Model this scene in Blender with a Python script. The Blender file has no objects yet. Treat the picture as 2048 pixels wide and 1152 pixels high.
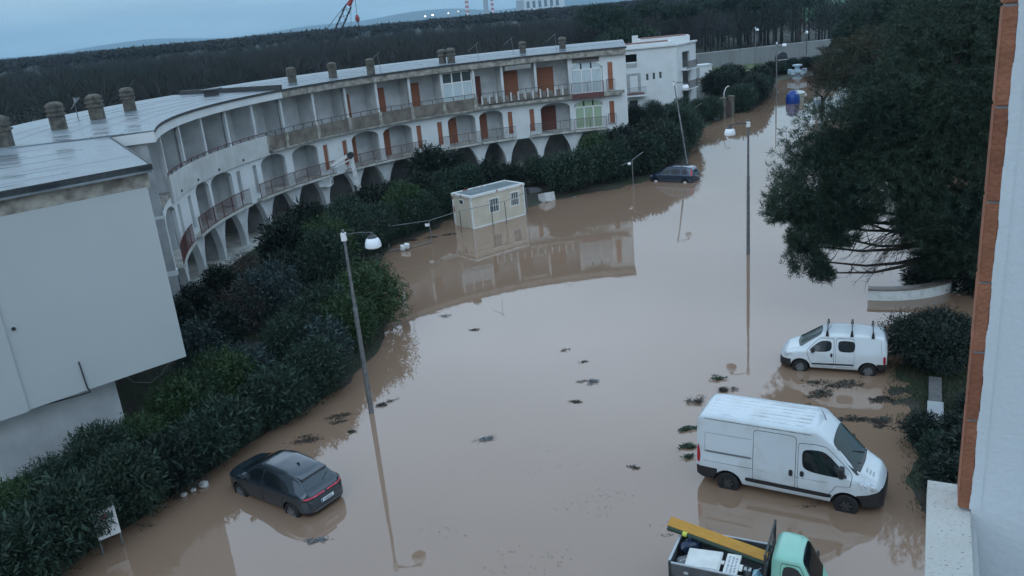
import bpy, bmesh, math, random
import numpy as np
from mathutils import Vector, Matrix
R_ = math.radians
scene = bpy.context.scene
COL = scene.collection

# ---------------------------------------------------------------- camera
CAM_H = 14.7
ROLL, PITCH = R_(5.36), R_(18.3)
F = Vector((0, math.cos(PITCH), -math.sin(PITCH)))
U0 = Vector((0, math.sin(PITCH), math.cos(PITCH)))
R0 = Vector((1, 0, 0))
RIGHT = math.cos(ROLL)*R0 - math.sin(ROLL)*U0
UP = math.sin(ROLL)*R0 + math.cos(ROLL)*U0
cam_d = bpy.data.cameras.new('camera'); cam = bpy.data.objects.new('camera', cam_d); COL.objects.link(cam)
cam_d.sensor_width = 36; cam_d.lens = 1667/2048*36; cam_d.clip_start = 0.05; cam_d.clip_end = 30000
M = Matrix((RIGHT, UP, -F)).transposed().to_4x4(); M.translation = (0, 0, CAM_H)
cam.matrix_world = M
scene.camera = cam

# ---------------------------------------------------------------- world: blue overcast dusk sky
world = bpy.data.worlds.new('World'); scene.world = world; world.use_nodes = True
nt = world.node_tree; nt.nodes.clear()
def N(t, **k):
    n = nt.nodes.new(t)
    for a, b in k.items(): setattr(n, a, b)
    return n
SUN_EL, SUN_AZ = 38.0, 200.0      # azimuth clockwise from +Y: the soft bright patch is behind the camera
sky = N('ShaderNodeTexSky', sky_type='NISHITA'); sky.sun_disc = False
sky.sun_elevation = R_(SUN_EL); sky.sun_rotation = R_(SUN_AZ); sky.dust_density = 2.0
tc = N('ShaderNodeTexCoord'); sep = N('ShaderNodeSeparateXYZ'); nt.links.new(tc.outputs['Generated'], sep.inputs[0])
ramp = N('ShaderNodeValToRGB'); cr = ramp.color_ramp
stops = [(0.0, (.52, .76, .92)), (0.08, (.53, .77, .93)), (0.2, (.66, .88, 1.06)), (0.38, (1.20, 1.50, 1.86)), (0.62, (.84, 1.12, 1.44)), (1.0, (.62, .92, 1.24))]
while len(cr.elements) < len(stops): cr.elements.new(0.5)
for e, (p, c) in zip(cr.elements, stops): e.position = p; e.color = (*c, 1)
nt.links.new(sep.outputs[2], ramp.inputs[0])
# cloud layer: noise on the direction projected to a flat cloud deck
addz = N('ShaderNodeMath', operation='ADD'); addz.inputs[1].default_value = 0.12; nt.links.new(sep.outputs[2], addz.inputs[0])
mx = N('ShaderNodeMath', operation='MAXIMUM'); mx.inputs[1].default_value = 0.06; nt.links.new(addz.outputs[0], mx.inputs[0])
dx = N('ShaderNodeMath', operation='DIVIDE'); dy = N('ShaderNodeMath', operation='DIVIDE')
nt.links.new(sep.outputs[0], dx.inputs[0]); nt.links.new(mx.outputs[0], dx.inputs[1])
nt.links.new(sep.outputs[1], dy.inputs[0]); nt.links.new(mx.outputs[0], dy.inputs[1])
cmb = N('ShaderNodeCombineXYZ'); nt.links.new(dx.outputs[0], cmb.inputs[0]); nt.links.new(dy.outputs[0], cmb.inputs[1])
nz = N('ShaderNodeTexNoise'); nz.inputs['Scale'].default_value = 0.9; nz.inputs['Detail'].default_value = 4; nz.inputs['Roughness'].default_value = 0.5
nt.links.new(cmb.outputs[0], nz.inputs['Vector'])
mr = N('ShaderNodeMapRange'); mr.inputs[1].default_value = .3; mr.inputs[2].default_value = .7; mr.inputs[3].default_value = .84; mr.inputs[4].default_value = 1.14
nt.links.new(nz.outputs[0], mr.inputs[0])
mul = N('ShaderNodeVectorMath', operation='SCALE'); nt.links.new(ramp.outputs[0], mul.inputs[0]); nt.links.new(mr.outputs[0], mul.inputs['Scale'])
sc10 = N('ShaderNodeVectorMath', operation='SCALE'); sc10.inputs['Scale'].default_value = 10.0; nt.links.new(mul.outputs[0], sc10.inputs[0])
mixw = N('ShaderNodeMix', data_type='RGBA'); mixw.inputs[0].default_value = 0.93
nt.links.new(sky.outputs[0], mixw.inputs[6]); nt.links.new(sc10.outputs[0], mixw.inputs[7])
bg = N('ShaderNodeBackground'); bg.inputs[1].default_value = 0.1; nt.links.new(mixw.outputs[2], bg.inputs[0])
out = N('ShaderNodeOutputWorld'); nt.links.new(bg.outputs[0], out.inputs[0])

sun_d = bpy.data.lights.new('sun', 'SUN'); sun_d.energy = 0.5; sun_d.angle = R_(45); sun_d.color = (.72, .88, 1.0)
sun = bpy.data.objects.new('sun', sun_d); COL.objects.link(sun)
sd = Vector((math.sin(R_(SUN_AZ))*math.cos(R_(SUN_EL)), math.cos(R_(SUN_AZ))*math.cos(R_(SUN_EL)), math.sin(R_(SUN_EL))))
sun.rotation_euler = sd.to_track_quat('Z', 'Y').to_euler(); sun.location = sd*50
vs = scene.view_settings; vs.view_transform = 'Standard'; vs.look = 'None'; vs.exposure = -0.06; vs.gamma = 1.0; vs.use_curve_mapping = False

# ---------------------------------------------------------------- helpers
def thing(name, label, cat, loc=(0, 0, 0), rz=0, group=None):
    o = bpy.data.objects.new(name, None); COL.objects.link(o); o.empty_display_size = .3
    o.location = loc; o.rotation_euler = (0, 0, rz); tag(o, label, cat, group); return o
def tag(o, label=None, cat=None, group=None, kind=None):
    if label: o['label'] = label
    if cat: o['category'] = cat
    if group: o['group'] = group
    if kind: o['kind'] = kind
    return o
def top_of(o):
    while o.parent: o = o.parent
    return o
def link(name, me, mats, parent=None):
    o = bpy.data.objects.new(name, me); COL.objects.link(o)
    if not isinstance(mats, (list, tuple)): mats = [mats]
    if not len(me.materials):
        for m in mats: me.materials.append(m)
    if parent is not None: o.parent = parent
    return o
def smooth_mesh(me, ang=None):
    me.polygons.foreach_set('use_smooth', [True]*len(me.polygons))
    if ang:
        try: me.set_sharp_from_angle(angle=R_(ang))
        except Exception: pass
def np_mesh(name, V, Q, smooth=False):
    V = np.asarray(V, dtype=np.float32); Q = np.asarray(Q, dtype=np.int32)
    me = bpy.data.meshes.new(name); n = Q.shape[1]
    me.vertices.add(len(V)); me.vertices.foreach_set('co', V.ravel())
    me.loops.add(Q.size); me.loops.foreach_set('vertex_index', Q.ravel())
    me.polygons.add(len(Q)); me.polygons.foreach_set('loop_start', np.arange(0, Q.size, n, dtype=np.int32))
    if smooth: me.polygons.foreach_set('use_smooth', np.ones(len(Q), dtype=bool))
    me.update(calc_edges=True); return me

class MB:
    def __init__(s): s.v = []; s.f = []; s.mi = []
    def add(s, vs, fs, mi=0):
        b = len(s.v); s.v += [tuple(p) for p in vs]
        for f in fs: s.f.append(tuple(i+b for i in f)); s.mi.append(mi)
        return s
    def hexa(s, lo, hi, mi=0):   # 4 lower + 4 upper points, same winding (ccw from above)
        return s.add(list(lo)+list(hi), [(3, 2, 1, 0), (4, 5, 6, 7), (0, 1, 5, 4), (1, 2, 6, 5), (2, 3, 7, 6), (3, 0, 4, 7)], mi)
    def box(s, x0, x1, y0, y1, z0, z1, mi=0):
        return s.hexa([(x0, y0, z0), (x1, y0, z0), (x1, y1, z0), (x0, y1, z0)], [(x0, y0, z1), (x1, y0, z1), (x1, y1, z1), (x0, y1, z1)], mi)
    def bevbox(s, x0, x1, y0, y1, z0, z1, b=.02, mi=0):
        bm = bmesh.new(); bmesh.ops.create_cube(bm, size=1)
        for v in bm.verts: v.co = Vector(((x0+x1)/2+v.co.x*(x1-x0), (y0+y1)/2+v.co.y*(y1-y0), (z0+z1)/2+v.co.z*(z1-z0)))
        bmesh.ops.bevel(bm, geom=bm.edges[:], offset=b, segments=2, profile=.5, affect='EDGES')
        bm.verts.index_update(); s.add([v.co[:] for v in bm.verts], [[v.index for v in f.verts] for f in bm.faces], mi); bm.free(); return s
    def orect(s, a, b, thick, z0, z1, side=0, mi=0):
        # vertical wall from a to b (xy), thickness; side 0 centred, +1 to the left of a->b, -1 right
        a = Vector(a[:2]); b = Vector(b[:2]); d = (b-a).normalized(); n = Vector((-d.y, d.x))
        o0 = {0: -thick/2, 1: 0, -1: -thick}[side]; o1 = o0+thick
        p = [a+n*o0, b+n*o0, b+n*o1, a+n*o1]
        return s.hexa([(q.x, q.y, z0) for q in p], [(q.x, q.y, z1) for q in p], mi)
    def prism(s, pts, z0, z1, mi=0):      # ccw xy polygon
        n = len(pts)
        def zz(z, p): return z(p) if callable(z) else z
        vs = [(p[0], p[1], zz(z0, p)) for p in pts]+[(p[0], p[1], zz(z1, p)) for p in pts]
        fs = [tuple(range(n))[::-1], tuple(range(n, 2*n))]+[(i, (i+1) % n, n+(i+1) % n, n+i) for i in range(n)]
        return s.add(vs, fs, mi)
    def tube(s, p0, p1, r0, r1=None, n=8, mi=0, caps=True):
        r1 = r0 if r1 is None else r1
        p0 = Vector(p0); p1 = Vector(p1); d = (p1-p0)
        if d.length < 1e-6: return s
        d.normalize(); a = d.orthogonal().normalized(); b = d.cross(a)
        vs = []
        for p, r in ((p0, r0), (p1, r1)):
            for i in range(n):
                t = 2*math.pi*i/n; vs.append(p+(a*math.cos(t)+b*math.sin(t))*r)
        fs = [(i, (i+1) % n, n+(i+1) % n, n+i) for i in range(n)]
        if caps: fs += [tuple(range(n))[::-1], tuple(range(n, 2*n))]
        return s.add(vs, fs, mi)
    def path(s, pts, r, n=6, mi=0):
        for a, b in zip(pts[:-1], pts[1:]): s.tube(a, b, r, r, n, mi)
        return s
    def lathe(s, prof, c=(0, 0, 0), n=16, mi=0, axis='z'):
        vs = []; k = len(prof)
        for i in range(n):
            t = 2*math.pi*i/n
            for r, z in prof:
                p = (r*math.cos(t), r*math.sin(t), z)
                if axis == 'y': p = (p[0], z, p[1])
                vs.append((c[0]+p[0], c[1]+p[1], c[2]+p[2]))
        fs = []
        for i in range(n):
            j = (i+1) % n
            for q in range(k-1): fs.append((i*k+q, j*k+q, j*k+q+1, i*k+q+1) if axis == 'z' else (i*k+q+1, j*k+q+1, j*k+q, i*k+q))
        return s.add(vs, fs, mi)
    def build(s, name, mats, parent=None, world=False, smooth=False, ang=40, org=None):
        vs = s.v
        if world or org is not None:
            o = org if org is not None else top_of(parent).location
            vs = [(p[0]-o[0], p[1]-o[1], p[2]-o[2]) for p in vs]
        me = bpy.data.meshes.new(name); me.from_pydata(vs, [], s.f); 
        if not isinstance(mats, (list, tuple)): mats = [mats]
        for m in mats: me.materials.append(m)
        if len(mats) > 1: me.polygons.foreach_set('material_index', s.mi)
        bm = bmesh.new(); bm.from_mesh(me); bmesh.ops.remove_doubles(bm, verts=bm.verts, dist=1e-5) if smooth else None
        bmesh.ops.recalc_face_normals(bm, faces=bm.faces); bm.to_mesh(me); bm.free()
        if smooth: smooth_mesh(me, ang)
        ob = link(name, me, mats, parent)
        if org is not None and parent is None: ob.location = org
        return ob
def copy_tree(o, parent=None):
    c = o.copy(); COL.objects.link(c); c.parent = parent
    for ch in KIDS.get(o.name, [x for x in o.children]): copy_tree(ch, c)
    return c
KIDS = {}

# ---------------------------------------------------------------- materials
def mat(name, col, rough=.6, col2=None, scale=3.0, bump=0, bscale=None, metal=0, spec=.5, detail=4, contrast=(.35, .65), ior=None, coat=0, stretch=None, rough2=None, alpha=None, sub=None):
    m = bpy.data.materials.new(name); m.use_nodes = True; t = m.node_tree; b = t.nodes['Principled BSDF']
    b.inputs['Base Color'].default_value = (*col, 1); b.inputs['Roughness'].default_value = rough; b.inputs['Metallic'].default_value = metal
    b.inputs['Specular IOR Level'].default_value = spec
    if ior: b.inputs['IOR'].default_value = ior
    if coat: b.inputs['Coat Weight'].default_value = coat; b.inputs['Coat Roughness'].default_value = .05
    if col2 is not None or bump or rough2 is not None:
        c = t.nodes.new('ShaderNodeTexCoord'); vec = c.outputs['Object']
        if stretch:
            mp = t.nodes.new('ShaderNodeMapping'); mp.inputs['Scale'].default_value = stretch; t.links.new(vec, mp.inputs[0]); vec = mp.outputs[0]
        n = t.nodes.new('ShaderNodeTexNoise'); n.inputs['Scale'].default_value = scale; n.inputs['Detail'].default_value = detail; t.links.new(vec, n.inputs['Vector'])
        r = t.nodes.new('ShaderNodeMapRange'); r.inputs[1].default_value = contrast[0]; r.inputs[2].default_value = contrast[1]; t.links.new(n.outputs[0], r.inputs[0])
        if col2 is not None:
            x = t.nodes.new('ShaderNodeMix'); x.data_type = 'RGBA'; x.inputs[6].default_value = (*col, 1); x.inputs[7].default_value = (*col2, 1)
            t.links.new(r.outputs[0], x.inputs[0]); t.links.new(x.outputs[2], b.inputs['Base Color'])
        if rough2 is not None:
            q = t.nodes.new('ShaderNodeMapRange'); q.inputs[3].default_value = rough; q.inputs[4].default_value = rough2; t.links.new(r.outputs[0], q.inputs[0]); t.links.new(q.outputs[0], b.inputs['Roughness'])
        if bump:
            n2 = t.nodes.new('ShaderNodeTexNoise'); n2.inputs['Scale'].default_value = bscale or scale*6; n2.inputs['Detail'].default_value = 3; t.links.new(vec, n2.inputs['Vector'])
            bp = t.nodes.new('ShaderNodeBump'); bp.inputs['Strength'].default_value = bump; bp.inputs['Distance'].default_value = .02
            t.links.new(n2.outputs[0], bp.inputs['Height']); t.links.new(bp.outputs[0], b.inputs['Normal'])
    return m
def leafmat(name, c1, c2, c3, scale=2.2, rough=.55):
    # three leaf tones: per-object random, clump noise
    m = mat(name, c1, rough, c2, scale, contrast=(.35, .7)); t = m.node_tree; b = t.nodes['Principled BSDF']
    oi = t.nodes.new('ShaderNodeObjectInfo'); x = t.nodes.new('ShaderNodeMix'); x.data_type = 'RGBA'; x.inputs[7].default_value = (*c3, 1)
    s = b.inputs['Base Color'].links[0].from_socket; q = t.nodes.new('ShaderNodeMath'); q.operation = 'MULTIPLY'; q.inputs[1].default_value = .6
    t.links.new(oi.outputs['Random'], q.inputs[0]); t.links.new(q.outputs[0], x.inputs[0]); t.links.new(s, x.inputs[6]); t.links.new(x.outputs[2], b.inputs['Base Color'])
    b.inputs['Specular IOR Level'].default_value = .35
    return m
MT = dict(
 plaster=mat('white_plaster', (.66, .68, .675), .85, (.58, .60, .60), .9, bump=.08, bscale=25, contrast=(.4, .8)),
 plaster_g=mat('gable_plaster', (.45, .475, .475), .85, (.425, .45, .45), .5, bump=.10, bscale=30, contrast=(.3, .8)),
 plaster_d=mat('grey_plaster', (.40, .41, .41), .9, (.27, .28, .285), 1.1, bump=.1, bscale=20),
 plaster_in=mat('loggia_plaster', (.64, .655, .655), .9, (.48, .50, .51), .8, bump=.08, bscale=20),
 concrete=mat('stained_concrete', (.40, .38, .33), .9, (.16, .15, .13), 2.2, bump=.3, bscale=15),
 fascia=mat('fascia_paint', (.52, .52, .48), .85, (.30, .29, .25), 1.3, bump=.15, bscale=15, contrast=(.42, .7)),
 brownconc=mat('brown_parapet', (.12, .10, .085), .9, (.20, .18, .15), 1.6, bump=.3, bscale=12),
 shutter=mat('orange_shutter', (.33, .125, .065), .65, (.25, .09, .05), 2.0, stretch=(1, 1, 6)),
 shutter_d=mat('dark_shutter', (.17, .05, .032), .65, (.12, .036, .025), 2.0, stretch=(1, 1, 6)),
 rail=mat('rusty_railing', (.15, .05, .045), .7, (.09, .05, .045), 5),
 railwhite=mat('white_panel', (.62, .62, .60), .7, (.45, .44, .42), 6),
 raildark=mat('dark_railing', (.05, .045, .045), .6, (.10, .07, .06), 5),
 glass=mat('window_glass', (.05, .065, .07), .06, spec=.8),
 curtain=mat('pale_curtain', (.52, .60, .62), .8, (.40, .48, .50), 6, stretch=(5, 5, .3)),
 curtain_g=mat('green_curtain', (.38, .48, .34), .8, (.26, .36, .24), 6, stretch=(5, 5, .3)),
 frame=mat('white_frame', (.75, .75, .74), .5),
 tile=mat('terracotta', (.22, .095, .075), .8, (.16, .07, .055), 4, bump=.25, bscale=40),
 metal=mat('galvanised_steel', (.24, .25, .26), .45, (.17, .175, .18), 6, metal=.6),
 steel_d=mat('dark_steel', (.03, .035, .04), .5, (.05, .05, .05), 6),
 white=mat('white_enamel', (.78, .78, .77), .35),
 black=mat('black_plastic', (.018, .018, .02), .5),
 rubber=mat('tyre_rubber', (.012, .012, .013), .75),
 grey=mat('grey_plastic', (.16, .165, .17), .6),
)
# ================================================================ GROUND AND WATER
FLOOD = [(-18.5, 13.0), (-14.8, 20.2), (-13.4, 22.8), (-11.6, 26.0), (-10.3, 28.6), (-8.7, 30.7), (-7.4, 33.1), (-6.5, 36.3), (-6.3, 40.6), (-7.4, 47.0), (-8.3, 52.0), (-8.0, 55.5),
         (-5.6, 58.8), (-4.5, 61.9), (0.9, 63.0), (3.7, 65.6), (10.0, 68.0), (12.5, 70.2), (17.6, 76.5), (21.8, 94.0), (26.2, 100.0), (30.8, 106.4), (34.7, 110.7), (39.2, 121.2), (44.5, 137.0), (47.5, 144.5), (56, 145), (66, 120),
         (70, 90), (66, 60), (60, 20), (40, -10), (0, -14)]
ISLAND = [(15.1, 31.4), (14.0, 28.5), (12.6, 24.8), (11.4, 21.6), (10.9, 19.6), (13.0, 18.6), (16.0, 22.5), (17.5, 29.0), (18.4, 31.6)]
def sdist(X, Y, poly):
    """signed distance: negative inside"""
    P = np.array(poly); n = len(P); d = np.full(X.shape, 1e9); ins = np.zeros(X.shape, bool)
    for i in range(n):
        a = P[i]; b = P[(i+1) % n]; e = b-a; w0 = X-a[0]; w1 = Y-a[1]
        t = np.clip((w0*e[0]+w1*e[1])/(e@e), 0, 1); d = np.minimum(d, np.hypot(w0-t*e[0], w1-t*e[1]))
        c = ((a[1] > Y) != (b[1] > Y)) & (X < (b[0]-a[0])*(Y-a[1])/(b[1]-a[1]+1e-12)+a[0]); ins ^= c
    return np.where(ins, -d, d)
def wob(X, Y, s, seed=0):
    r = np.random.RandomState(seed); z = np.zeros_like(X)
    for k in range(7):
        a = r.uniform(0, 6.28); f = s*r.uniform(.5, 1.8); z += np.sin(X*f*math.cos(a)+Y*f*math.sin(a)+r.uniform(0, 6.28))
    return z/7
def ground_z(X, Y):
    X = np.asarray(X, float); Y = np.asarray(Y, float)
    d = sdist(X, Y, FLOOD)+.35*wob(X, Y, 2.2, 1)
    z = np.where(d < 0, np.maximum(-.45, -.03+.07*d), np.minimum(.9, -.03+.14*d))
    di = sdist(X, Y, ISLAND)+.45*wob(X, Y, 2.6, 2)+.5*wob(X, Y, 7.0, 12)
    zi = np.clip(-.07*di, -.45, .2)-.015+.07*wob(X, Y, 6, 3)
    z = np.maximum(z, zi)
    return z+np.where(z > 0, .05*wob(X, Y, 1.7, 4), 0)
def gz1(x, y): return float(ground_z(np.array([x]), np.array([y]))[0])
def axis(lo, hi, st, far):
    a = list(np.arange(lo, hi+1e-6, st)); s = st; p = hi
    while p < far: s *= 1.5; p += s; a.append(p)
    s = st; p = lo; pre = []
    while p > -far: s *= 1.5; p -= s; pre.append(p)
    return np.array(pre[::-1]+a)
gx = axis(-32, 48, .45, 11000); gy = axis(-2, 90, .5, 11000)
GX, GY = np.meshgrid(gx, gy); GZ = ground_z(GX, GY)
nx, ny = len(gx), len(gy); I = np.arange(nx*ny).reshape(ny, nx)
Q = np.stack([I[:-1, :-1], I[:-1, 1:], I[1:, 1:], I[1:, :-1]], -1).reshape(-1, 4)
gm = mat('wet_earth', (.050, .040, .030), .75, (.030, .042, .020), .55, bump=.6, bscale=6, contrast=(.42, .6))
ground = link('ground', np_mesh('ground', np.stack([GX, GY, GZ], -1).reshape(-1, 3), Q, True), gm); tag(ground, kind='structure')

def water_mat():
    m = bpy.data.materials.new('muddy_flood_water'); m.use_nodes = True; t = m.node_tree; b = t.nodes['Principled BSDF']
    c = t.nodes.new('ShaderNodeTexCoord')
    n = t.nodes.new('ShaderNodeTexNoise'); n.inputs['Scale'].default_value = .12; n.inputs['Detail'].default_value = 5; t.links.new(c.outputs['Object'], n.inputs['Vector'])
    x = t.nodes.new('ShaderNodeMix'); x.data_type = 'RGBA'; x.inputs[6].default_value = (.29, .185, .124, 1); x.inputs[7].default_value = (.255, .163, .11, 1)
    t.links.new(n.outputs[0], x.inputs[0]); t.links.new(x.outputs[2], b.inputs['Base Color'])
    b.inputs['Roughness'].default_value = .025; b.inputs['IOR'].default_value = 1.9
    # faint ripples
    n2 = t.nodes.new('ShaderNodeTexNoise'); n2.inputs['Scale'].default_value = 1.1; n2.inputs['Detail'].default_value = 3; t.links.new(c.outputs['Object'], n2.inputs['Vector'])
    bp = t.nodes.new('ShaderNodeBump'); bp.inputs['Strength'].default_value = .035; bp.inputs['Distance'].default_value = .05
    t.links.new(n2.outputs[0], bp.inputs['Height']); t.links.new(bp.outputs[0], b.inputs['Normal'])
    return m
wm = MB(); wm.add([(-45, -30, 0), (110, -30, 0), (110, 160, 0), (-45, 160, 0)], [(0, 1, 2, 3)])
water = wm.build('flood_water', water_mat()); tag(water, kind='structure')

# distant meadow seen between the pine trunks
mb = MB(); mb.add([(118, 285, .96), (330, 300, .96), (420, 620, .96), (150, 640, .96)], [(0, 1, 2, 3)])
tag(mb.build('meadow', mat('meadow_grass', (.05, .17, .06), .9, (.04, .12, .045), .02)), kind='structure')
mb = MB(); mb.add([(30, 148, .98), (80, 150, .98), (80, 166, .98), (30, 164, .98)], [(0, 1, 2, 3)])
tag(mb.build('lawn', mat('rough_lawn', (.085, .11, .035), .9, (.05, .075, .025), .4)), kind='structure')

# hills: three ridges many kilometres away, real terrain with depth
hx = np.linspace(-7500, 6500, 220); hy = np.linspace(7200, 10200, 26); HX, HY = np.meshgrid(hx, hy)
def g(c, w, h): return h*np.exp(-((HX-c)/w)**2)
ridge = g(-3400, 500, 70)+g(-1500, 700, 55)+g(-700, 380, 70)+g(-250, 350, 62)+g(700, 420, 95)+g(1050, 200, 60)+g(1500, 420, 160)+g(2300, 700, 210)+g(3600, 900, 230)+g(5200, 1100, 200)+g(-5600, 900, 40)
HZ = ridge*np.sin(np.pi*(HY-7200)/3000)**.8*(1+.12*wob(HX, HY, .006, 9))+1.0
I = np.arange(HX.size).reshape(HX.shape); Q = np.stack([I[:-1, :-1], I[:-1, 1:], I[1:, 1:], I[1:, :-1]], -1).reshape(-1, 4)
hills = link('hills', np_mesh('hills', np.stack([HX, HY, HZ], -1).reshape(-1, 3), Q, True), mat('hill_scrub', (.05, .07, .06), .9, (.07, .08, .06), .002)); tag(hills, kind='structure')

# ================================================================ air
hz = bpy.data.materials.new('haze_air'); hz.use_nodes = True; t = hz.node_tree; t.nodes.remove(t.nodes['Principled BSDF'])
pv = t.nodes.new('ShaderNodeVolumePrincipled'); pv.inputs['Color'].default_value = (.52, .80, 1.0, 1); pv.inputs['Density'].default_value = 1.3e-4; pv.inputs['Anisotropy'].default_value = 0
t.links.new(pv.outputs[0], t.nodes['Material Output'].inputs['Volume'])
mb = MB(); mb.box(-10900, 10900, -800, 10900, -1.5, 330)
haze = mb.build('haze', hz); tag(haze, kind='stuff')
# ================================================================ CURVED APARTMENT BUILDING
CX, CY, RB = 9.08, 50.41, 27.7
def PP(th, r, z): a = R_(th); return (CX+r*math.cos(a), CY+r*math.sin(a), z)
def arcbox(mb, t0, t1, r0, r1, z0, z1, n=None, mi=0):
    """curved slab; z0, z1 numbers or functions of theta"""
    n = n or max(1, int(abs(t1-t0)/2.2)); zf = lambda z, t: z(t) if callable(z) else z
    vs = []; fs = []
    for i in range(n+1):
        t = t0+(t1-t0)*i/n; a, b = zf(z0, t), zf(z1, t)
        vs += [PP(t, r0, a), PP(t, r1, a), PP(t, r1, b), PP(t, r0, b)]
    for i in range(n):
        o = 4*i
        for k in range(4): fs.append((o+k, o+(k+1) % 4, o+4+(k+1) % 4, o+4+k))
    fs += [(0, 1, 2, 3), (4*n+3, 4*n+2, 4*n+1, 4*n)]
    mb.add(vs, fs, mi)
FINS = [87.7, 94.27, 100.8, 107.3, 112.9, 119.3, 125.9, 132.7, 139.3, 146.3, 153.6, 160.5, 167.3, 174.2, 181.6, 190.0]
T_END, T_LEFT = 84.0, 198.5
bld = thing('curved_apartment_building', 'long curved white three-storey apartment building with flat wet roof, loggias and orange shutters', 'building', PP(140, RB+4, .4))
BM = MT
ROOFM = mat('wet_bitumen_roof', (.12, .145, .165), .2, (.22, .25, .27), .5, stretch=(.25, 1.3, 1), rough2=.5, detail=7, spec=.6, contrast=(.4, .62))  # wet membrane; paler streaks in the colour imitate reflected sky
def part(mb, name, m, parent=bld, **k): return mb.build(name, m, parent, world=True, **k)
Z1B, Z1T, Z2B, Z2T, ZE, ZR = 3.55, 3.78, 6.75, 7.0, 10.2, 10.72
# slabs
mb = MB(); arcbox(mb, T_END, T_LEFT, RB-.02, RB+8, Z1B, Z1T, 60)
slab1 = part(mb, 'lower_floor_slab', BM['fascia'])
mb = MB(); arcbox(mb, T_END+.02, T_LEFT-.02, RB-.06, RB+7.9, Z2B, Z2T, 60)
slab2 = part(mb, 'upper_floor_slab', BM['concrete'])
# back walls of the loggias and of the arcade, end walls
mb = MB(); arcbox(mb, T_END+.05, T_LEFT-.1, RB+1.6, RB+1.8, Z1T, Z2B, 60); part(mb, 'loggia_wall', BM['plaster_in'])
mb = MB(); arcbox(mb, T_END+.05, T_LEFT-.1, RB+1.6, RB+1.8, Z2T, ZE, 60); part(mb, 'loggia_wall', BM['plaster_in'])
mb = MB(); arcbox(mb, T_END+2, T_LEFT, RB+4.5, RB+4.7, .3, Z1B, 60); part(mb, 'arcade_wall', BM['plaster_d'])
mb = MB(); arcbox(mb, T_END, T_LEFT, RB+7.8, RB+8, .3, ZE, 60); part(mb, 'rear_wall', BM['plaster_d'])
mb = MB(); arcbox(mb, T_END-.45, T_END, RB+.22, RB+8, Z1B+.01, ZE-.01, 1); part(mb, 'end_wall', BM['plaster'])
mb = MB(); arcbox(mb, T_LEFT, T_LEFT+.6, RB-.02, RB+1.85, .3, ZE, 1); part(mb, 'end_wall', BM['plaster_d'])
mb = MB(); arcbox(mb, T_LEFT-.02, T_LEFT+.62, RB-.1, RB+1.87, Z1B-.15, Z1B+.12, 1); arcbox(mb, T_LEFT-.02, T_LEFT+.62, RB-.1, RB+1.87, Z2B-.35, Z2B-.2, 1); part(mb, 'string_course', BM['plaster'])
# arcade pavement
mb = MB(); arcbox(mb, T_END, T_LEFT, RB-.8, RB+4.5, .35, .98, 40); part(mb, 'arcade_floor', BM['fascia'])
# arcade piers, flaring into arches
def pier(th, topw=1.08, bot=.85):
    mb = MB(); n = 10; pr = []
    for i in range(n+1):
        z = bot+(Z1B-bot)*i/n; u = i/n
        w = .17+(topw-.17)*(u**2.6)
        pr.append((z, w))
    vs = []; fs = []
    for z, w in pr:
        dt = math.degrees(w/RB); d = 1.35
        vs += [PP(th-dt, RB-.0, z), PP(th+dt, RB, z), PP(th+dt, RB+.45, z), PP(th-dt, RB+.45, z)]
    for i in range(n):
        o = 4*i
        for k in range(4): fs.append((o+k, o+(k+1) % 4, o+4+(k+1) % 4, o+4+k))
    fs += [(3, 2, 1, 0), (4*n, 4*n+1, 4*n+2, 4*n+3)]
    mb.add(vs, fs); part(mb, 'arcade_pier', BM['plaster_in'], smooth=True, ang=30)
for th in FINS[0:]: pier(th)
for th in FINS[1::2]:          # cross walls in the arcade
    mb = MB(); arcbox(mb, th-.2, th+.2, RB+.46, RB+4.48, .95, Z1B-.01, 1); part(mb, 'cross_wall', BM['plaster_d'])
# ---- lower floor skin
ARCH = [(197.6, 189.6, 0), (180.0, 175.4, 0), (174.7, 168.4, 0), (160.5, 154.5, 0), (152.8, 146.9, 2), (139.2, 133.4, 1), (132.4, 126.4, 1), (118.9, 113.3, 1), (112.5, 107.8, 1), (100.3, 94.6, 2), (93.7, 88.3, 3)]
SLIT = [(188.1, 186.9, 0), (183.2, 182.0, 0), (167.1, 166.0, 0), (162.7, 161.7, 0), (145.6, 144.6, 1), (141.3, 140.3, 1), (125.4, 124.4, 1), (121.1, 120.1, 1), (106.8, 105.9, 1), (102.5, 101.6, 1), (87.0, 86.1, 1)]
ops = sorted([(a, b, 'a') for a, b, k in ARCH]+[(a, b, 's') for a, b, k in SLIT], reverse=True)
def wallpiece(t0, t1, z0, z1, name='wall', n=None): 
    mb = MB(); arcbox(mb, t0, t1, RB-.03, RB+.2, z0, z1, n); part(mb, name, BM['plaster'])
cur = T_LEFT
for a, b, k in ops:
    if cur-a > .02: wallpiece(cur, a, Z1T-.2, Z2B)
    if k == 'a':
        m_, h_ = (a+b)/2, (a-b)/2
        wallpiece(a, b, lambda t: 5.95+.45*max(0, 1-((t-m_)/h_)**2)**.6, Z2B, 'arch_head', 14)
    else:
        wallpiece(a, b, 6.05, Z2B, 'lintel'); wallpiece(a, b, Z1T-.2, 4.05, 'sill_wall')
    cur = b
wallpiece(cur, T_END-.45, Z1T-.2, Z2B)
wallpiece(88.0, T_END-.45, Z2B+.0, ZE, n=2)      # upper right end wall beside the arched window
# partition fins in the lower loggias between arches
for th in FINS:
    mb = MB(); arcbox(mb, th-.15, th+.15, RB+.2, RB+1.6, Z1T, Z2B-.01, 1); part(mb, 'partition', BM['plaster_in'])
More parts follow.
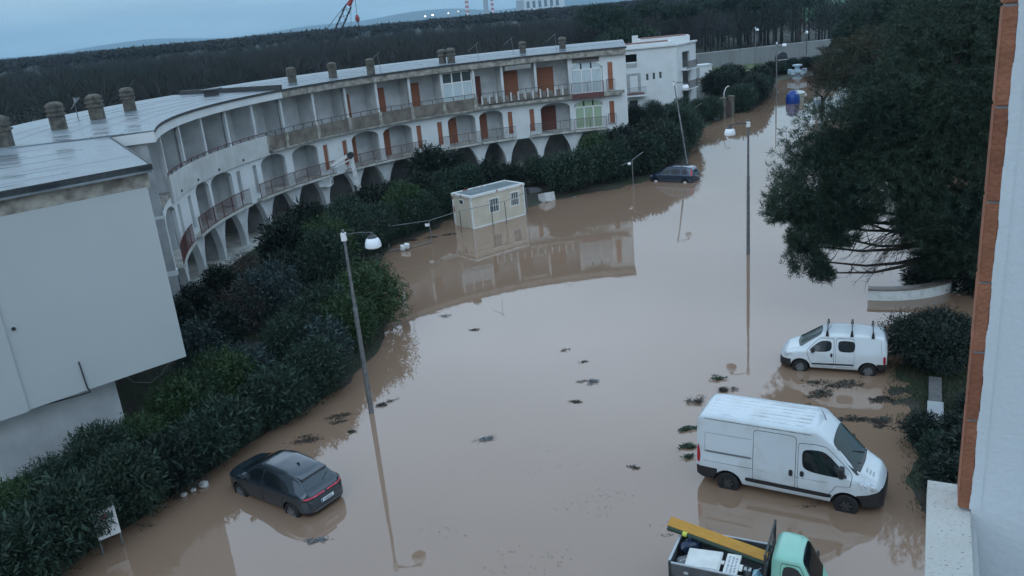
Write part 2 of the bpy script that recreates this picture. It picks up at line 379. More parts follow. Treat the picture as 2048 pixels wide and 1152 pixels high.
# slit shutters
for a, b, k in SLIT:
    mb = MB(); arcbox(mb, a-.03, b+.03, RB+.1, RB+.16, 4.05, 6.05, 1)
    part(mb, 'slit_shutter', BM['shutter'] if k else BM['plaster_d'])
def slats(t0, t1, r, z0, z1, m, name='roller_shutter', pitch=.16):
    mb = MB(); z = z0
    while z < z1-.02:
        arcbox(mb, t0, t1, r, r+.05, z, min(z+pitch-.02, z1), 1); arcbox(mb, t0, t1, r+.02, r+.05, z+pitch-.02, min(z+pitch, z1), 1); z += pitch
    return part(mb, name, m)
def railing(t0, t1, r, z0, z1, m, pitch=.13, name='railing', post=1.5):
    mb = MB(); n = max(1, int(math.radians(abs(t1-t0))*r/pitch)); k = max(1, int(abs(t1-t0)/2))
    for z, h in ((z0, .03), (z1-.04, .04)): arcbox(mb, t0, t1, r-.02, r+.02, z, z+h, k)
    for i in range(n+1):
        t = t0+(t1-t0)*i/n; w = .022 if i % max(1, int(post/pitch)) == 0 else .009
        dt = math.degrees(w/r); arcbox(mb, t-dt, t+dt, r-w, r+w, z0, z1, 1)
    return part(mb, name, m)
for a, b, k in ARCH:
    w = a-b
    if k in (1, 2):
        slats(a-w*.05, a-w*(.55 if b > 95 else .62), RB+1.5, Z1T, 6.0, BM['shutter'] if k == 1 else BM['shutter_d'])
    if k == 0 and a < 170:
        mb = MB(); arcbox(mb, a-w*.1, a-w*.4, RB+1.54, RB+1.58, Z1T, 5.9, 2); part(mb, 'door', BM['plaster_d'])
def glazed(t0, t1, z0, z1, zt, curt, arch=False, n=3):
    """bay window: frame, transom, panes (each pane a part) with curtain behind"""
    r = RB+.06; w = (t1-t0)/n; f = part_f = MB(); dt = .12
    for i in range(n+1):
        t = t0+w*i; arcbox(f, t-dt, t+dt, r-.03, r+.05, z0, z1 if not arch else zt+.04, 1)
    arcbox(f, t0, t1, r-.03, r+.05, zt-.05, zt+.05, 4); arcbox(f, t0, t1, r-.03, r+.05, z0, z0+.08, 4)
    m_, h_ = (t0+t1)/2, abs(t1-t0)/2
    zt_f = (lambda t: zt+.08+(z1-zt-.12)*max(0, 1-((t-m_)/h_)**2)**.6) if arch else (lambda t: z1-.06)
    arcbox(f, t0, t1, r-.03, r+.05, zt_f, lambda t: zt_f(t)+.07, 10)
    fr = part(f, 'window_frame', BM['frame'])
    for i in range(n):
        a, b = t0+w*i+dt*1.2*(1 if w > 0 else -1), t0+w*(i+1)-dt*1.2*(1 if w > 0 else -1)
        mb = MB(); arcbox(mb, a, b, r+.0, r+.015, z0+.08, zt-.05, 1); part(mb, 'pane', BM[curt], fr)
        mb = MB(); arcbox(mb, a, b, r+.0, r+.015, zt+.05, zt_f, 4); part(mb, 'pane', BM['glass'] if not arch else BM[curt], fr)
glazed(93.6, 88.4, Z1T, 6.38, 5.75, 'curtain_g', True)
glazed(93.9, 88.2, Z2T, 9.75, 9.1, 'curtain', True)
glazed(119.0, 113.2, Z2T+.5, 10.1, 9.2, 'curtain')
# upper wall around the arched window
mb = MB(); arcbox(mb, 94.27, 93.9, RB-.03, RB+.2, Z2T-.25, ZE, 1); arcbox(mb, 93.9, 88.0, RB-.03, RB+.2, lambda t: 9.2+.6*max(0, 1-((t-91.05)/2.9)**2)**.6, ZE, 10); part(mb, 'arch_head', BM['plaster'])
mb = MB(); arcbox(mb, 87.0, 86.1, RB-.07, RB-.03, 7.15, 9.55, 1); part(mb, 'slit_shutter', BM['shutter'])
# ---- upper floor fins and doors
for i, th in enumerate(FINS):
    if i == 0: continue
    mb = MB(); arcbox(mb, th-.14, th+.14, RB-.02, RB+1.6, Z2T, ZE, 1)
    arcbox(mb, th-.22, th+.22, RB-.12, RB+.1, Z2T, ZE+.18, 1)
    part(mb, 'fin_wall', BM['plaster_in'])
    if i % 2 == 0:
        mb = MB(); a = th+.5; mb.path([PP(a, RB-.05, 10.5), PP(a, RB+.0, 10.05), PP(a-.3, RB+.1, 9.85), PP(a-.3, RB+.12, 7.1)], .05); part(mb, 'downpipe', BM['metal'])
# (bay index, start frac, end frac, material, z top)
for bay, f0, f1, m, zt in [(10, .02, .36, 'shutter_d', 9.35), (9, .08, .48, 'shutter', 9.4), (8, .06, .50, 'shutter', 9.4), (7, .06, .54, 'shutter', 9.45), (6, .06, .56, 'shutter', 9.5), (4, .02, .44, 'shutter_d', 9.4), (3, .12, .60, 'shutter', 9.5), (2, .14, .62, 'shutter', 9.55)]:
    b0, b1 = FINS[bay], FINS[bay-1]
    slats(b0+(b1-b0)*f0, b0+(b1-b0)*f1, RB+1.5, Z2T, zt, BM[m])
for bay, f0, f1 in [(13, .3, .55)]:
    b0, b1 = FINS[bay+1], FINS[bay]; mb = MB(); arcbox(mb, b0+(b1-b0)*f0, b0+(b1-b0)*f1, RB+1.5, RB+1.56, Z2T, 9.1, 1); part(mb, 'door', BM['glass'])
    mb = MB(); arcbox(mb, b0+(b1-b0)*(f1), b0+(b1-b0)*(f1+.12), RB+.9, RB+1.5, Z2T, 9.1, 1); part(mb, 'door_leaf', BM['plaster'])
# awnings under the eaves
for a, b, m in ((106.6, 101.4, 'railwhite'), (93.6, 88.5, 'raildark')):
    mb = MB(); arcbox(mb, a, b, RB-.1, RB+.2, 9.95, 10.12, 6)
    for i in range(24):
        t = a+(b-a)*i/24; arcbox(mb, t, t+(b-a)/48, RB-.12, RB-.08, 9.72, 9.95, 1)
    part(mb, 'awning', BM[m])
# ---- parapets of the upper floor
mb = MB(); arcbox(mb, 190.4, 158.2, RB-.2, RB-.06, Z2B-.32, 7.82, 24); part(mb, 'parapet', mat('pale_parapet', (.56, .57, .55), .85, (.46, .46, .44), .8))
for a, b in ((158.1, 153.8), (153.5, 146.4), (146.2, 139.4), (139.2, 132.8), (132.6, 126.0), (125.8, 119.4), (119.2, 113.0)):
    mb = MB(); arcbox(mb, a, b, RB-.2, RB-.06, Z2B-.05, 7.68, 6); part(mb, 'parapet', BM['brownconc'])
for a in (158.1, 153.65, 146.3, 139.3, 132.7, 125.9, 119.3, 113.0):
    mb = MB(); arcbox(mb, a-.35, a+.35, RB-.24, RB-.055, Z2B-.06, 7.75, 1); part(mb, 'parapet_pier', BM['concrete'])
for k in range(5):
    t = 186-7*k; mb = MB(); arcbox(mb, t, t+.35, RB-.25, RB-.2, 6.62, 6.76, 1); part(mb, 'drain_spout', BM['raildark'])
mb = MB(); arcbox(mb, 158, 113, RB-.45, RB-.05, Z2B-.16, Z2B-.06, 30); part(mb, 'balcony_edge', BM['concrete'])
def handrail(t0, t1, m, z=8.05, r=RB-.13, step=2.1):
    mb = MB(); n = int(abs(t1-t0)/step); arcbox(mb, t0, t1, r-.025, r+.025, z-.04, z, int(abs(t1-t0)/2))
    for i in range(n+1):
        t = t0+(t1-t0)*i/n; arcbox(mb, t-.05, t+.05, r-.02, r+.02, 7.6, z, 1)
    part(mb, 'handrail', m)
handrail(190.2, 158.3, BM['rail']); handrail(158.0, 113.0, BM['raildark'])
# right-hand balcony: dark rail with white panels
railing(112.7, 94.5, RB-.4, 7.0, 8.0, BM['raildark'], pitch=.5)
for a in np.arange(112.0, 95.3, -1.45):
    mb = MB(); arcbox(mb, a, a-.28, RB-.42, RB-.36, 7.05, 7.8, 1); part(mb, 'white_baluster', BM['railwhite'])
    mb = MB(); arcbox(mb, a-.36, a-1.15, RB-.41, RB-.37, 7.05, 7.6, 1); part(mb, 'rail_panel', BM['brownconc'])
mb = MB(); arcbox(mb, 113, 84.6, RB-.55, RB+.0, Z2B-.12, Z2B+.12, 18); part(mb, 'balcony_edge', BM['concrete'])
railing(94.2, 88.0, RB-.5, 7.0, 8.0, BM['rail'])
mb = MB(); arcbox(mb, 94.2, 88.0, RB-.56, RB-.5, Z2B-.2, 7.02, 4); part(mb, 'balcony_trim', BM['rail'])
for z in (7.0, 3.9): railing(87.3, 85.8, RB-.14, z+.1, z+1.05, BM['rail'])
# ---- lower railings
for a, b, m in [(197.7, 186.7, 'rail'), (183.4, 165.8, 'rail'), (163, 144.3, 'rail'), (141.6, 124.1, 'rail'), (121.4, 112.9, 'rail'), (112.6, 105.7, 'raildark'), (102.8, 94.3, 'raildark'), (94.0, 87.8, 'rail')]:
    mb = MB(); arcbox(mb, a, b, RB-.5, RB-.02, Z1B+.03, Z1T-.03, max(2, int((a-b)/2))); part(mb, 'balcony_edge', BM['fascia'])
    railing(a, b, RB-.44, Z1T-.02, 4.78, BM[m])
# kerb line under the lower floor
mb = MB(); arcbox(mb, T_LEFT, T_END, RB-.08, RB-.03, Z1B-.05, Z1B+.1, 60); part(mb, 'string_course', BM['plaster'])
# ---- eaves and roof
mb = MB(); arcbox(mb, T_LEFT+.3, 153.7, RB-.45, RB-.25, ZE, ZR, 24); arcbox(mb, T_LEFT+.3, 153.7, RB-.25, RB+1.7, ZE, ZE+.2, 24); part(mb, 'eave_fascia', BM['plaster'])
mb = MB(); arcbox(mb, 153.6, T_END-.5, RB-.45, RB-.25, ZE, ZR, 32); arcbox(mb, 153.6, T_END-.5, RB-.25, RB+1.7, ZE, ZE+.2, 32); part(mb, 'eave_fascia', BM['concrete'])
mb = MB(); arcbox(mb, T_LEFT+.6, T_LEFT+.9, RB-.45, RB+1.6, ZE, ZR, 1); part(mb, 'eave_fascia', BM['plaster'])
def roofarc(t0, t1, r1, zf, zb, n):
    mb = MB(); vs = []; fs = []
    for i in range(n+1):
        t = t0+(t1-t0)*i/n
        vs += [PP(t, RB-.5, zf-.06), PP(t, r1, zb-.3), PP(t, r1, zb), PP(t, RB-.5, zf)]
    for i in range(n):
        o = 4*i
        for k in range(4): fs.append((o+k, o+(k+1) % 4, o+4+(k+1) % 4, o+4+k))
    fs += [(0, 1, 2, 3), (4*n+3, 4*n+2, 4*n+1, 4*n)]
    mb.add(vs, fs); return mb
rf_r = part(roofarc(153.4, T_END-.7, RB+8.4, ZR+.04, ZR+.34, 34), 'roof', ROOFM)
rf_l = part(roofarc(T_LEFT+.9, 153.5, RB+10.4, ZR+.05, ZR+.12, 24), 'roof', ROOFM)
mb = MB(); arcbox(mb, T_LEFT+.9, T_END-.7, RB-.53, RB-.5, ZR-.05, ZR+.1, 60); part(mb, 'roof_edge', BM['steel_d'])
mb = MB(); arcbox(mb, 153.75, 153.3, RB-.4, RB+9.5, ZR-.2, ZR+.42, 1); part(mb, 'roof_kerb', BM['steel_d'])
# ---- wing with the blank gable wall
GA, GB = Vector((-12.45, 29.35)), Vector((-30.0, 13.6)); gd = (GB-GA).normalized(); gn = Vector((gd.y, -gd.x))   # gn points into the building
if gn.y < 0: gn = -gn
NOTCH = Vector((-18.9, 41.0))
sd_ = (NOTCH-GA).normalized()
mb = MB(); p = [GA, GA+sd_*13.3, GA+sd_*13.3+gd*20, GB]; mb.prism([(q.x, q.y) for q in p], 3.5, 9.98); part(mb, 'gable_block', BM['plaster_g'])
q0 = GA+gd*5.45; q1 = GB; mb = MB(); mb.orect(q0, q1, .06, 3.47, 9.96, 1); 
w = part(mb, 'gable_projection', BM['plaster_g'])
gl = GA+sd_*1.3+gd*2.6; mb = MB(); p = [gl, gl+sd_*9, gl+sd_*9+gd*17, gl+gd*20]; mb.prism([(q.x, q.y) for q in p], .2, 3.5); part(mb, 'base_wall', BM['plaster_in'])
mb = MB(); mb.orect(GA-gd*.12+sd_*.05, GB, .16, 9.9, 10.5, -1); part(mb, 'eave_fascia', BM['concrete'])
o_ = -gn*.3
o_ = -gn*.22
rp = [GA-gd*.2+o_, NOTCH+Vector((.1, .1)), Vector(PP(T_LEFT+.9, RB+1.7, 0)[:2]), Vector(PP(T_LEFT+.9, RB+10.3, 0)[:2]), Vector((-36, 30)), GB+o_]
mb = MB(); mb.prism([(q.x, q.y) for q in rp], 10.5, 10.74); wing_roof = part(mb, 'roof', ROOFM)
mb = MB(); mb.orect(rp[0], rp[5], .05, 10.58, 10.79, -1); part(mb, 'roof_edge', BM['steel_d'])
mb = MB(); mb.orect(rp[0], rp[1], .05, 10.58, 10.785, -1); part(mb, 'roof_edge', BM['steel_d'])
RL = random.Random(6)
for k in (1.4, 2.1, 3.9, 5.0, 7.3, 9.6, 10.5, 12.8):      # lapped membrane joints on the flat roofs
    a_ = rp[0]+sd_*(.95*k); u_ = RL.uniform(.25, 5); mb = MB(); mb.orect(a_+gd*u_, a_+gd*(u_+RL.uniform(6, 14)), .05, 10.741, 10.747, 0); part(mb, 'membrane_lap', ROOFM, wing_roof)
for k in (1.3, 2.6, 4.1, 6.2, 7.4):
    r_ = RB-.4+1.05*k; zz = ZR+.05+.07*(r_-RB+.5)/10.9; mb = MB(); arcbox(mb, T_LEFT+.8, 153.9, r_, r_+.07, zz, zz+.011, 24); part(mb, 'membrane_lap', ROOFM, rf_l)
for k in range(1, 7):
    r_ = RB-.4+1.1*k; zz = ZR+.04+.30*(r_-RB+.5)/8.9; mb = MB(); arcbox(mb, 153.2, T_END-.6, r_, r_+.07, zz, zz+.014, 34); part(mb, 'membrane_lap', ROOFM, rf_r)
# drain pipe, vent hole, cables on the gable
def gp(s, z, off=.02): v = GA+gd*s-gn*off; return (v.x, v.y, z)
mb = MB(); mb.path([gp(3.6, 4.6, .03), gp(3.55, 3.6, .03), gp(3.5, 3.42, .05), gp(3.8, 3.3, -.3), gp(5.2, 3.2, -.9)], .025); part(mb, 'drain_pipe', BM['steel_d'])
mb = MB(); mb.tube(gp(5.2, 6.35, .0), gp(5.2, 6.35, .05), .06, .06, 10); part(mb, 'vent_hole', BM['black'])
mb = MB(); mb.path([gp(.6, 3.48, -.1), gp(.9, 3.0, -.4), gp(1.3, 2.75, -.6), gp(1.8, 2.9, -.8), gp(2.2, 3.5, -.8)], .015); part(mb, 'loose_cable', BM['metal'])
# ---- chimneys (sub-parts of the roof)
CHM = mat('lichen_chimney', (.14, .125, .10), .95, (.06, .06, .055), 4, bump=.5, bscale=14)
def chimney(x, y, z, s=1.0, par=None, round_=False):
    mb = MB(); a = random.uniform(0, .6)
    if round_:
        mb.lathe([(0, 0), (.30*s, 0), (.30*s, .5*s), (.38*s, .52*s), (.38*s, .62*s), (.32*s, .66*s), (.32*s, .8*s), (.39*s, .82*s), (.38*s, .95*s), (.22*s, 1.08*s), (0, 1.1*s)], (x, y, z), 12)
    else:
        for h0, h1, w in ((0, .62, .36), (.62, .70, .43), (.70, .80, .37), (.80, .88, .43), (.88, .97, .38), (.97, 1.04, .41)):
            w *= s; pts = [(x+w*math.cos(a+k*math.pi/2+.785)*1.25, y+w*math.sin(a+k*math.pi/2+.785)*1.25) for k in range(4)]
            mb.prism(pts, z+h0*s*1.15, z+h1*s*1.15)
        mb.lathe([(.40*s, 1.19*s), (.34*s, 1.28*s), (.18*s, 1.35*s), (0, 1.36*s)], (x, y, z), 10)
    part(mb, 'chimney', CHM, par, smooth=round_)
random.seed(3)
for x, y in ((-23.0, 39.7), (-23.7, 46.5), (-23.55, 50.9), (-23.45, 55.4)): chimney(x, y, 10.72, 1.15, rf_l)
for x, y in ((-15.8, 68.4), (-12.9, 70.3), (-9.9, 71.1)): chimney(x, y, 10.8, .95, rf_r)
for x, y, s in ((-4.3, 77.6, 1.1), (-3.5, 77.2, 1.15), (3.1, 81.6, 1.0), (6.9, 82.0, 1.05)): chimney(x, y, 10.85, s, rf_r, True)
mb = MB(); mb.box(-20.9, -20.1, 62.3, 63.3, 10.75, 11.2); mb.box(-21.1, -19.9, 62.1, 63.5, 11.2, 11.3); part(mb, 'roof_hatch', BM['steel_d'], rf_l)
mb = MB(); mb.path([(-25.0, 51.5, 10.8), (-25.0, 51.5, 12.1)], .025)
for k in range(5): mb.path([(-25.0+.1*k-.2, 51.3, 11.5+.1*k), (-24.8-.1*k, 51.9, 12.1)], .02)
part(mb, 'aerial', BM['metal'], rf_l)
for x, y in ((6.2, 80.3), (2.2, 80.9), (-9.2, 71.9), (-1.0, 74.0)):
    mb = MB(); mb.path([(x, y, 10.8), (x-.1, y, 12.3)], .02); mb.path([(x-.9, y, 11.75), (x+.1, y, 12.45)], .018)
    for k in range(5): mb.path([(x-.8+.18*k, y-.25, 11.85+.13*k), (x-.8+.18*k, y+.25, 11.85+.13*k)], .01)
    part(mb, 'aerial', BM['metal'], rf_r)
# ================================================================ WHITE HOUSE BEHIND THE CURVED BUILDING
hs = thing('white_house', 'white three-storey villa with small square windows and terracotta roof panels behind the hedge', 'house', (20.5, 113, .9))
def hp(mb, name, m, par=hs, **k): return mb.build(name, m, par, world=True, **k)
A = Vector((14.5, 110.4)); B = Vector((23.8, 110.2)); Cc = Vector((27.6, 115.8)); D = Vector((18.0, 119.0)); HT = 8.7
# front wall with window openings built from strips
def wall_holes(a, b, th, z0, z1, holes, m, par, name='wall'):
    """holes: list of (s0, s1, z0, z1) along a->b, non overlapping in s"""
    L = (b-a).length; d = (b-a)/L; mb = MB(); cur = 0
    for s0, s1, h0, h1 in sorted(holes):
        if s0 > cur: mb.orect(a+d*cur, a+d*s0, th, z0, z1, 1)
        if h0 > z0: mb.orect(a+d*s0, a+d*s1, th, z0, h0, 1)
        if h1 < z1: mb.orect(a+d*s0, a+d*s1, th, h1, z1, 1)
        cur = s1
    if cur < L: mb.orect(a+d*cur, b, th, z0, z1, 1)
    return mb.build(name, m, par, world=True)
L = (B-A).length; d1 = (B-A)/L; nn = Vector((-d1.y, d1.x))
def fx(px): return 9.3*(px-1253+43)/(1358-1253+43)      # metres along the front wall from A for a column of the facade
wf = wall_holes(A, B, .3, .6, HT, [(5.3, 5.62, 4.7, 5.5), (6.15, 6.47, 4.75, 5.55), (7.0, 7.32, 4.8, 5.6), (2.6, 4.2, 6.6, 8.1)], MT['plaster'], hs)
for s in (5.3, 6.15, 7.0):
    mb = MB(); p = A+d1*s+nn*.15; q = p+d1*.32; mb.orect(p, q, .04, 4.7+(s-5.3)*.06, 5.5+(s-5.3)*.06, 1); hp(mb, 'window', MT['glass'])
# upper left roof terrace opening, loggia and balcony on the front
mb = MB(); mb.orect(A+d1*2.6-nn*.02, A+d1*4.2-nn*.02, .1, 6.6, 7.15, 1); hp(mb, 'terrace_parapet', MT['plaster'])
mb = MB()
for k in range(12): p = A+d1*(2.6+.14*k)-nn*.06; mb.tube((p.x, p.y, 6.45), (p.x, p.y, 7.0), .02)
hp(mb, 'railing', MT['metal'])
mb = MB(); mb.orect(A+d1*2.2-nn*.02, A+d1*4.6-nn*.02, .05, 3.2, 5.7, 1); hp(mb, 'loggia', MT['plaster_d'])
mb = MB(); mb.orect(A+d1*3.2-nn*.05, A+d1*4.2-nn*.05, .05, 3.4, 5.4, 1); hp(mb, 'shutter', MT['plaster'])
mb = MB(); mb.orect(A+d1*2.0-nn*1.2, A+d1*5.1-nn*1.2, 1.2, 2.85, 3.05, 1); hp(mb, 'balcony', MT['plaster'])
mb = MB(); mb.orect(A+d1*2.2-nn*.9, A+d1*4.9-nn*.9, .3, 3.05, 3.3, 1); hp(mb, 'planter', MT['tile'])
mb = MB()
for k in range(24): p = A+d1*(2.05+.132*k)-nn*1.15; mb.tube((p.x, p.y, 3.05), (p.x, p.y, 4.0), .015, n=5)
p = A+d1*2.05-nn*1.15; q = A+d1*5.08-nn*1.15; mb.tube((p.x, p.y, 4.0), (q.x, q.y, 4.0), .025)
p = A+d1*5.08; mb.tube((q.x, q.y, 4.0), (p.x, p.y, 4.0), .025); hp(mb, 'railing', MT['metal'])
mb = MB(); mb.orect(A+d1*3.0-nn*.03, A+d1*4.1-nn*.03, .05, 1.0, 2.3, 1); hp(mb, 'window', MT['glass'])
# right wall with stacked balconies in a recess
d2 = (Cc-B).normalized(); n2 = Vector((-d2.y, d2.x))
wr = wall_holes(B, Cc, .3, .6, HT-.1, [(1.9, 4.6, 1.2, 7.7)], MT['plaster'], hs)
mb = MB(); mb.orect(B+d2*1.7+n2*1.3, B+d2*4.8+n2*1.3, .1, .6, 8.0, 1); hp(mb, 'recess_wall', MT['plaster_in'])
for z in (3.0, 5.55):
    mb = MB(); mb.orect(B+d2*1.5-n2*.8, B+d2*5.4-n2*.8, 2.1, z-.15, z, 1); hp(mb, 'balcony', MT['plaster'])
    mb = MB()
    for k in range(26): p = B+d2*(1.55+.15*k)-n2*.75; mb.tube((p.x, p.y, z), (p.x, p.y, z+.95), .02, n=5)
    p = B+d2*1.55-n2*.75; q = B+d2*5.35-n2*.75; mb.tube((p.x, p.y, z+.95), (q.x, q.y, z+.95), .03); hp(mb, 'railing', MT['raildark'])
    mb = MB(); mb.orect(B+d2*2.3+n2*1.25, B+d2*3.2+n2*1.25, .06, z, z+2.0, 1); hp(mb, 'door', MT['plaster_d'])
for a, b in ((Cc, D), (D, A)): mb = MB(); mb.orect(a, b, .3, .6, HT-.05, 1); hp(mb, 'wall', MT['plaster'])
mb = MB(); mb.prism([(A.x, A.y+.3), (B.x-.3, B.y+.3), (Cc.x-.4, Cc.y-.1), (D.x, D.y-.4)], HT-.5, HT-.35); rfh = hp(mb, 'roof', MT['plaster'])
mb = MB()
for a, b in ((A, B), (B, Cc)): mb.orect(a, b, .5, HT-.02, HT+.18, 0)
hp(mb, 'coping', MT['plaster'])
for (x0, x1, y0, y1, z) in ((17.0, 23.0, 111.3, 113.6, HT+.55), (20.0, 26.0, 114.3, 117.0, HT+.95)):
    mb = MB(); mb.prism([(x0-.5, y0-.4), (x1+.4, y0-.4), (x1+.8, y1+.3), (x0, y1+.3)], HT-.4, z); hp(mb, 'roof_block', MT['plaster'])
    mb = MB(); mb.prism([(x0, y0), (x1, y0), (x1+.4, y1), (x0+.4, y1)], z+.004, z+.09); hp(mb, 'roof_tiles', MT['tile'], rfh)
mb = MB(); mb.box(18.9, 19.6, 114.0, 114.7, HT, HT+1.5); hp(mb, 'chimney', MT['plaster'], rfh)

# ================================================================ FAR BOUNDARY WALL
fw = thing('boundary_wall', 'long grey concrete boundary wall below the pine wood', 'wall', (52, 166, 1.0))
a = Vector((36.0, 163.6)); b = Vector((72.0, 168.2)); n = 9
WM = mat('boundary_concrete', (.24, .25, .25), .9, (.19, .20, .20), .4, bump=.1, stretch=(1, 1, .3))
for i in range(n):
    p = a+(b-a)*i/n; q = a+(b-a)*(i+1)/n-(b-a).normalized()*.03
    mb = MB(); mb.orect(p, q, .35, .6, 3.75+.2*i/n, 1); mb.build('wall_panel', WM, fw, world=True)
    mb = MB(); mb.orect(p-Vector((0, .06)), q-Vector((0, .06)), .47, 3.75+.2*i/n, 3.9+.2*i/n, 1); mb.build('coping', MT['plaster_d'], fw, world=True)

# ================================================================ SITE CABIN
cab = thing('site_cabin', 'small cream site cabin with two barred windows standing in the flood', 'cabin', (-1.1, 61.2, -.35), math.atan2(2.95, 3.85))
CL, CW, CH = 4.9, 2.2, 2.62
CREAM = mat('cream_panel', (.62, .56, .45), .55, (.54, .48, .38), 1.0, bump=.05, bscale=30)
RUSTW = mat('peeling_white', (.68, .68, .66), .6, (.25, .05, .035), 1.6, contrast=(.60, .64))
# local: x along the long side, long side facing -y
mb = MB()
for x0, x1, z0, z1 in ((-CL/2, -.8, 0, CH), (.05, 1.2, 0, CH), (1.95, CL/2, 0, CH), (-.8, .05, 0, 1.22), (-.8, .05, 2.18, CH), (1.2, 1.95, 0, 1.3), (1.2, 1.95, 2.24, CH)): mb.box(x0-.0, x1, -CW/2, -CW/2+.06, z0, z1)
mb.build('wall', CREAM, cab)
mb = MB(); mb.box(-CL/2, -CL/2+.06, -CW/2+.061, CW/2, 0, CH); mb.build('wall', CREAM, cab)
mb = MB(); mb.box(CL/2-.06, CL/2, -CW/2+.061, CW/2, 0, CH); mb.build('wall', CREAM, cab)
mb = MB(); mb.box(-CL/2+.061, CL/2-.061, CW/2-.06, CW/2, 0, CH); mb.build('wall', CREAM, cab)
for x0, x1, z0, z1 in ((-.8, .05, 1.22, 2.18), (1.2, 1.95, 1.3, 2.24)):
    mb = MB(); y = -CW/2
    for c in ((x0-.07, x1+.07, z1, z1+.07), (x0-.07, x1+.07, z0-.07, z0), (x0-.07, x0, z0, z1), (x1, x1+.07, z0, z1)): mb.box(c[0], c[1], y-.03, y-.003, c[2], c[3])
    w = mb.build('window', MT['frame'], cab)
    mb = MB(); mb.box(x0, x1, y+.03, y+.05, z0, z1); mb.build('pane', MT['glass'], w)
    for k in range(4): mb = MB(); xx = x0+(x1-x0)*(k+.5)/4; mb.box(xx-.016, xx+.016, y-.03, y-.005, z0, z1); mb.build('bar', MT['frame'], w)
    mb = MB(); mb.box(x0, x1, y-.035, y-.031, (z0+z1)/2-.02, (z0+z1)/2+.02); mb.build('crossbar', MT['frame'], w)
mb = MB(); mb.box(-CL/2-.02, -CL/2-.003, -.2, .35, 2.05, 2.42); w = mb.build('window', MT['frame'], cab)
mb = MB(); mb.box(-CL/2-.03, -CL/2-.021, -.13, .28, 2.1, 2.36); mb.build('pane', MT['glass'], w)
mb = MB(); mb.box(-.9, .12, -CW/2-.015, -CW/2-.003, .35, 1.12); mb.build('door_panel', CREAM, cab)
for x in (-CL/2, CL/2):
    for y in (-CW/2, CW/2): mb = MB(); mb.box(x-.06, x+.06, y-.06, y+.06, .003, CH-.01); mb.build('corner_post', RUSTW, cab)
mb = MB()
for y0, y1, x0, x1 in ((-CW/2-.1, -CW/2+.08, -CL/2-.1, CL/2+.1), (CW/2-.08, CW/2+.1, -CL/2-.1, CL/2+.1)): mb.box(x0, x1, y0, y1, CH, CH+.17)
for x0, x1 in ((-CL/2-.1, -CL/2+.08), (CL/2-.08, CL/2+.1)): mb.box(x0, x1, -CW/2+.081, CW/2-.081, CH, CH+.17)
mb.build('roof_rim', RUSTW, cab)
mb = MB(); mb.box(-CL/2+.081, CL/2-.081, -CW/2+.081, CW/2-.081, CH+.03, CH+.13); mb.build('roof', mat('cabin_roof', (.20, .24, .25), .3, (.13, .16, .17), 1.0, rough2=.6), cab)
mb = MB(); mb.box(-CL/2, CL/2, -CW/2-.04, -CW/2-.003, .33, .42); mb.build('sill_trim', MT['frame'], cab)

# ================================================================ STREET LAMPS
LAMPW = mat('lamp_globe', (.80, .82, .84), .25)
def lamp(x, y, h, arm, label, lean=(0, 0), group=None, armlen=1.05, base=-.35, s=1.0):
    o = thing('street_lamp', label, 'street lamp', (x, y, base), arm, group)
    ca, sa = math.cos(-arm), math.sin(-arm); lx, ly = lean[0]*ca-lean[1]*sa, lean[0]*sa+lean[1]*ca
    H_ = h-base
    def at(z, dx=0, dy=0): return (lx*z/H_+dx, ly*z/H_+dy, z)
    mb = MB(); mb.tube(at(0), at(H_*.60), .105*s, .085*s, 12); mb.tube(at(H_*.60), at(H_*.615), .10*s, .075*s, 12); mb.tube(at(H_*.615), at(H_), .068*s, .05*s, 12); mb.build('pole', MT['metal'], o, smooth=True)
    mb = MB(); mb.box(*(v for v in (lx-.09*s, lx+.09*s, ly-.09*s, ly+.09*s)), H_-.42, H_-.12); mb.build('clamp', MT['white'], o)
    mb = MB(); mb.path([at(H_-.2, .08), at(H_-.16, armlen*.5), at(H_-.2, armlen)], .03*s, 8); mb.build('arm', MT['steel_d'], o)
    c = (lx+armlen, ly, H_-.2)
    mb = MB(); mb.lathe([(0, .0), (.06, 0), (.07, -.08), (.15, -.12), (.19, -.17), (.19, -.2)], c, 18); mb.build('lamp_cap', MT['steel_d'], o, smooth=True)
    mb = MB(); mb.lathe([(.19, -.201), (.24, -.25), (.29, -.36), (.31, -.48), (.30, -.55), (.22, -.60), (0, -.62)], c, 18); mb.build('globe', LAMPW, o, smooth=True)
    return o
lamp(-6.07, 30.3, 7.57, R_(-2), 'grey street lamp standing at the water edge beside the large round oleander bush')
lamp(14.0, 46.7, 7.82, R_(183), 'grey street lamp standing alone in open flood water near the big pine')
lamp(17.0, 75.2, 7.5, R_(5), 'leaning grey street lamp behind the blue-grey car', lean=(-.85, 1.0))
lamp(39.3, 118.0, 7.6, R_(0), 'tall thin street lamp in the water before the shrubs near the blue bin', s=.9)
lamp(50.2, 163.0, 7.9, R_(-20), 'street lamp standing right in front of the grey boundary wall', base=.9, armlen=.35)
o = thing('garden_lamp', 'black globe lamp on a white plinth at the foot of the boundary wall', 'lamp', (60.8, 165.2, .95))
mb = MB(); mb.box(-.3, .3, -.3, .3, 0, .55); mb.build('plinth', MT['plaster'], o)
mb = MB(); mb.tube((0, 0, .5), (0, 0, 4.6), .08, .06); mb.build('pole', MT['steel_d'], o)
mb = MB(); mb.lathe([(0, 0), (.18, .05), (.27, .25), (.25, .42), (.12, .55), (0, .57)], (0, 0, 4.6), 12); mb.build('globe', LAMPW, o, smooth=True)
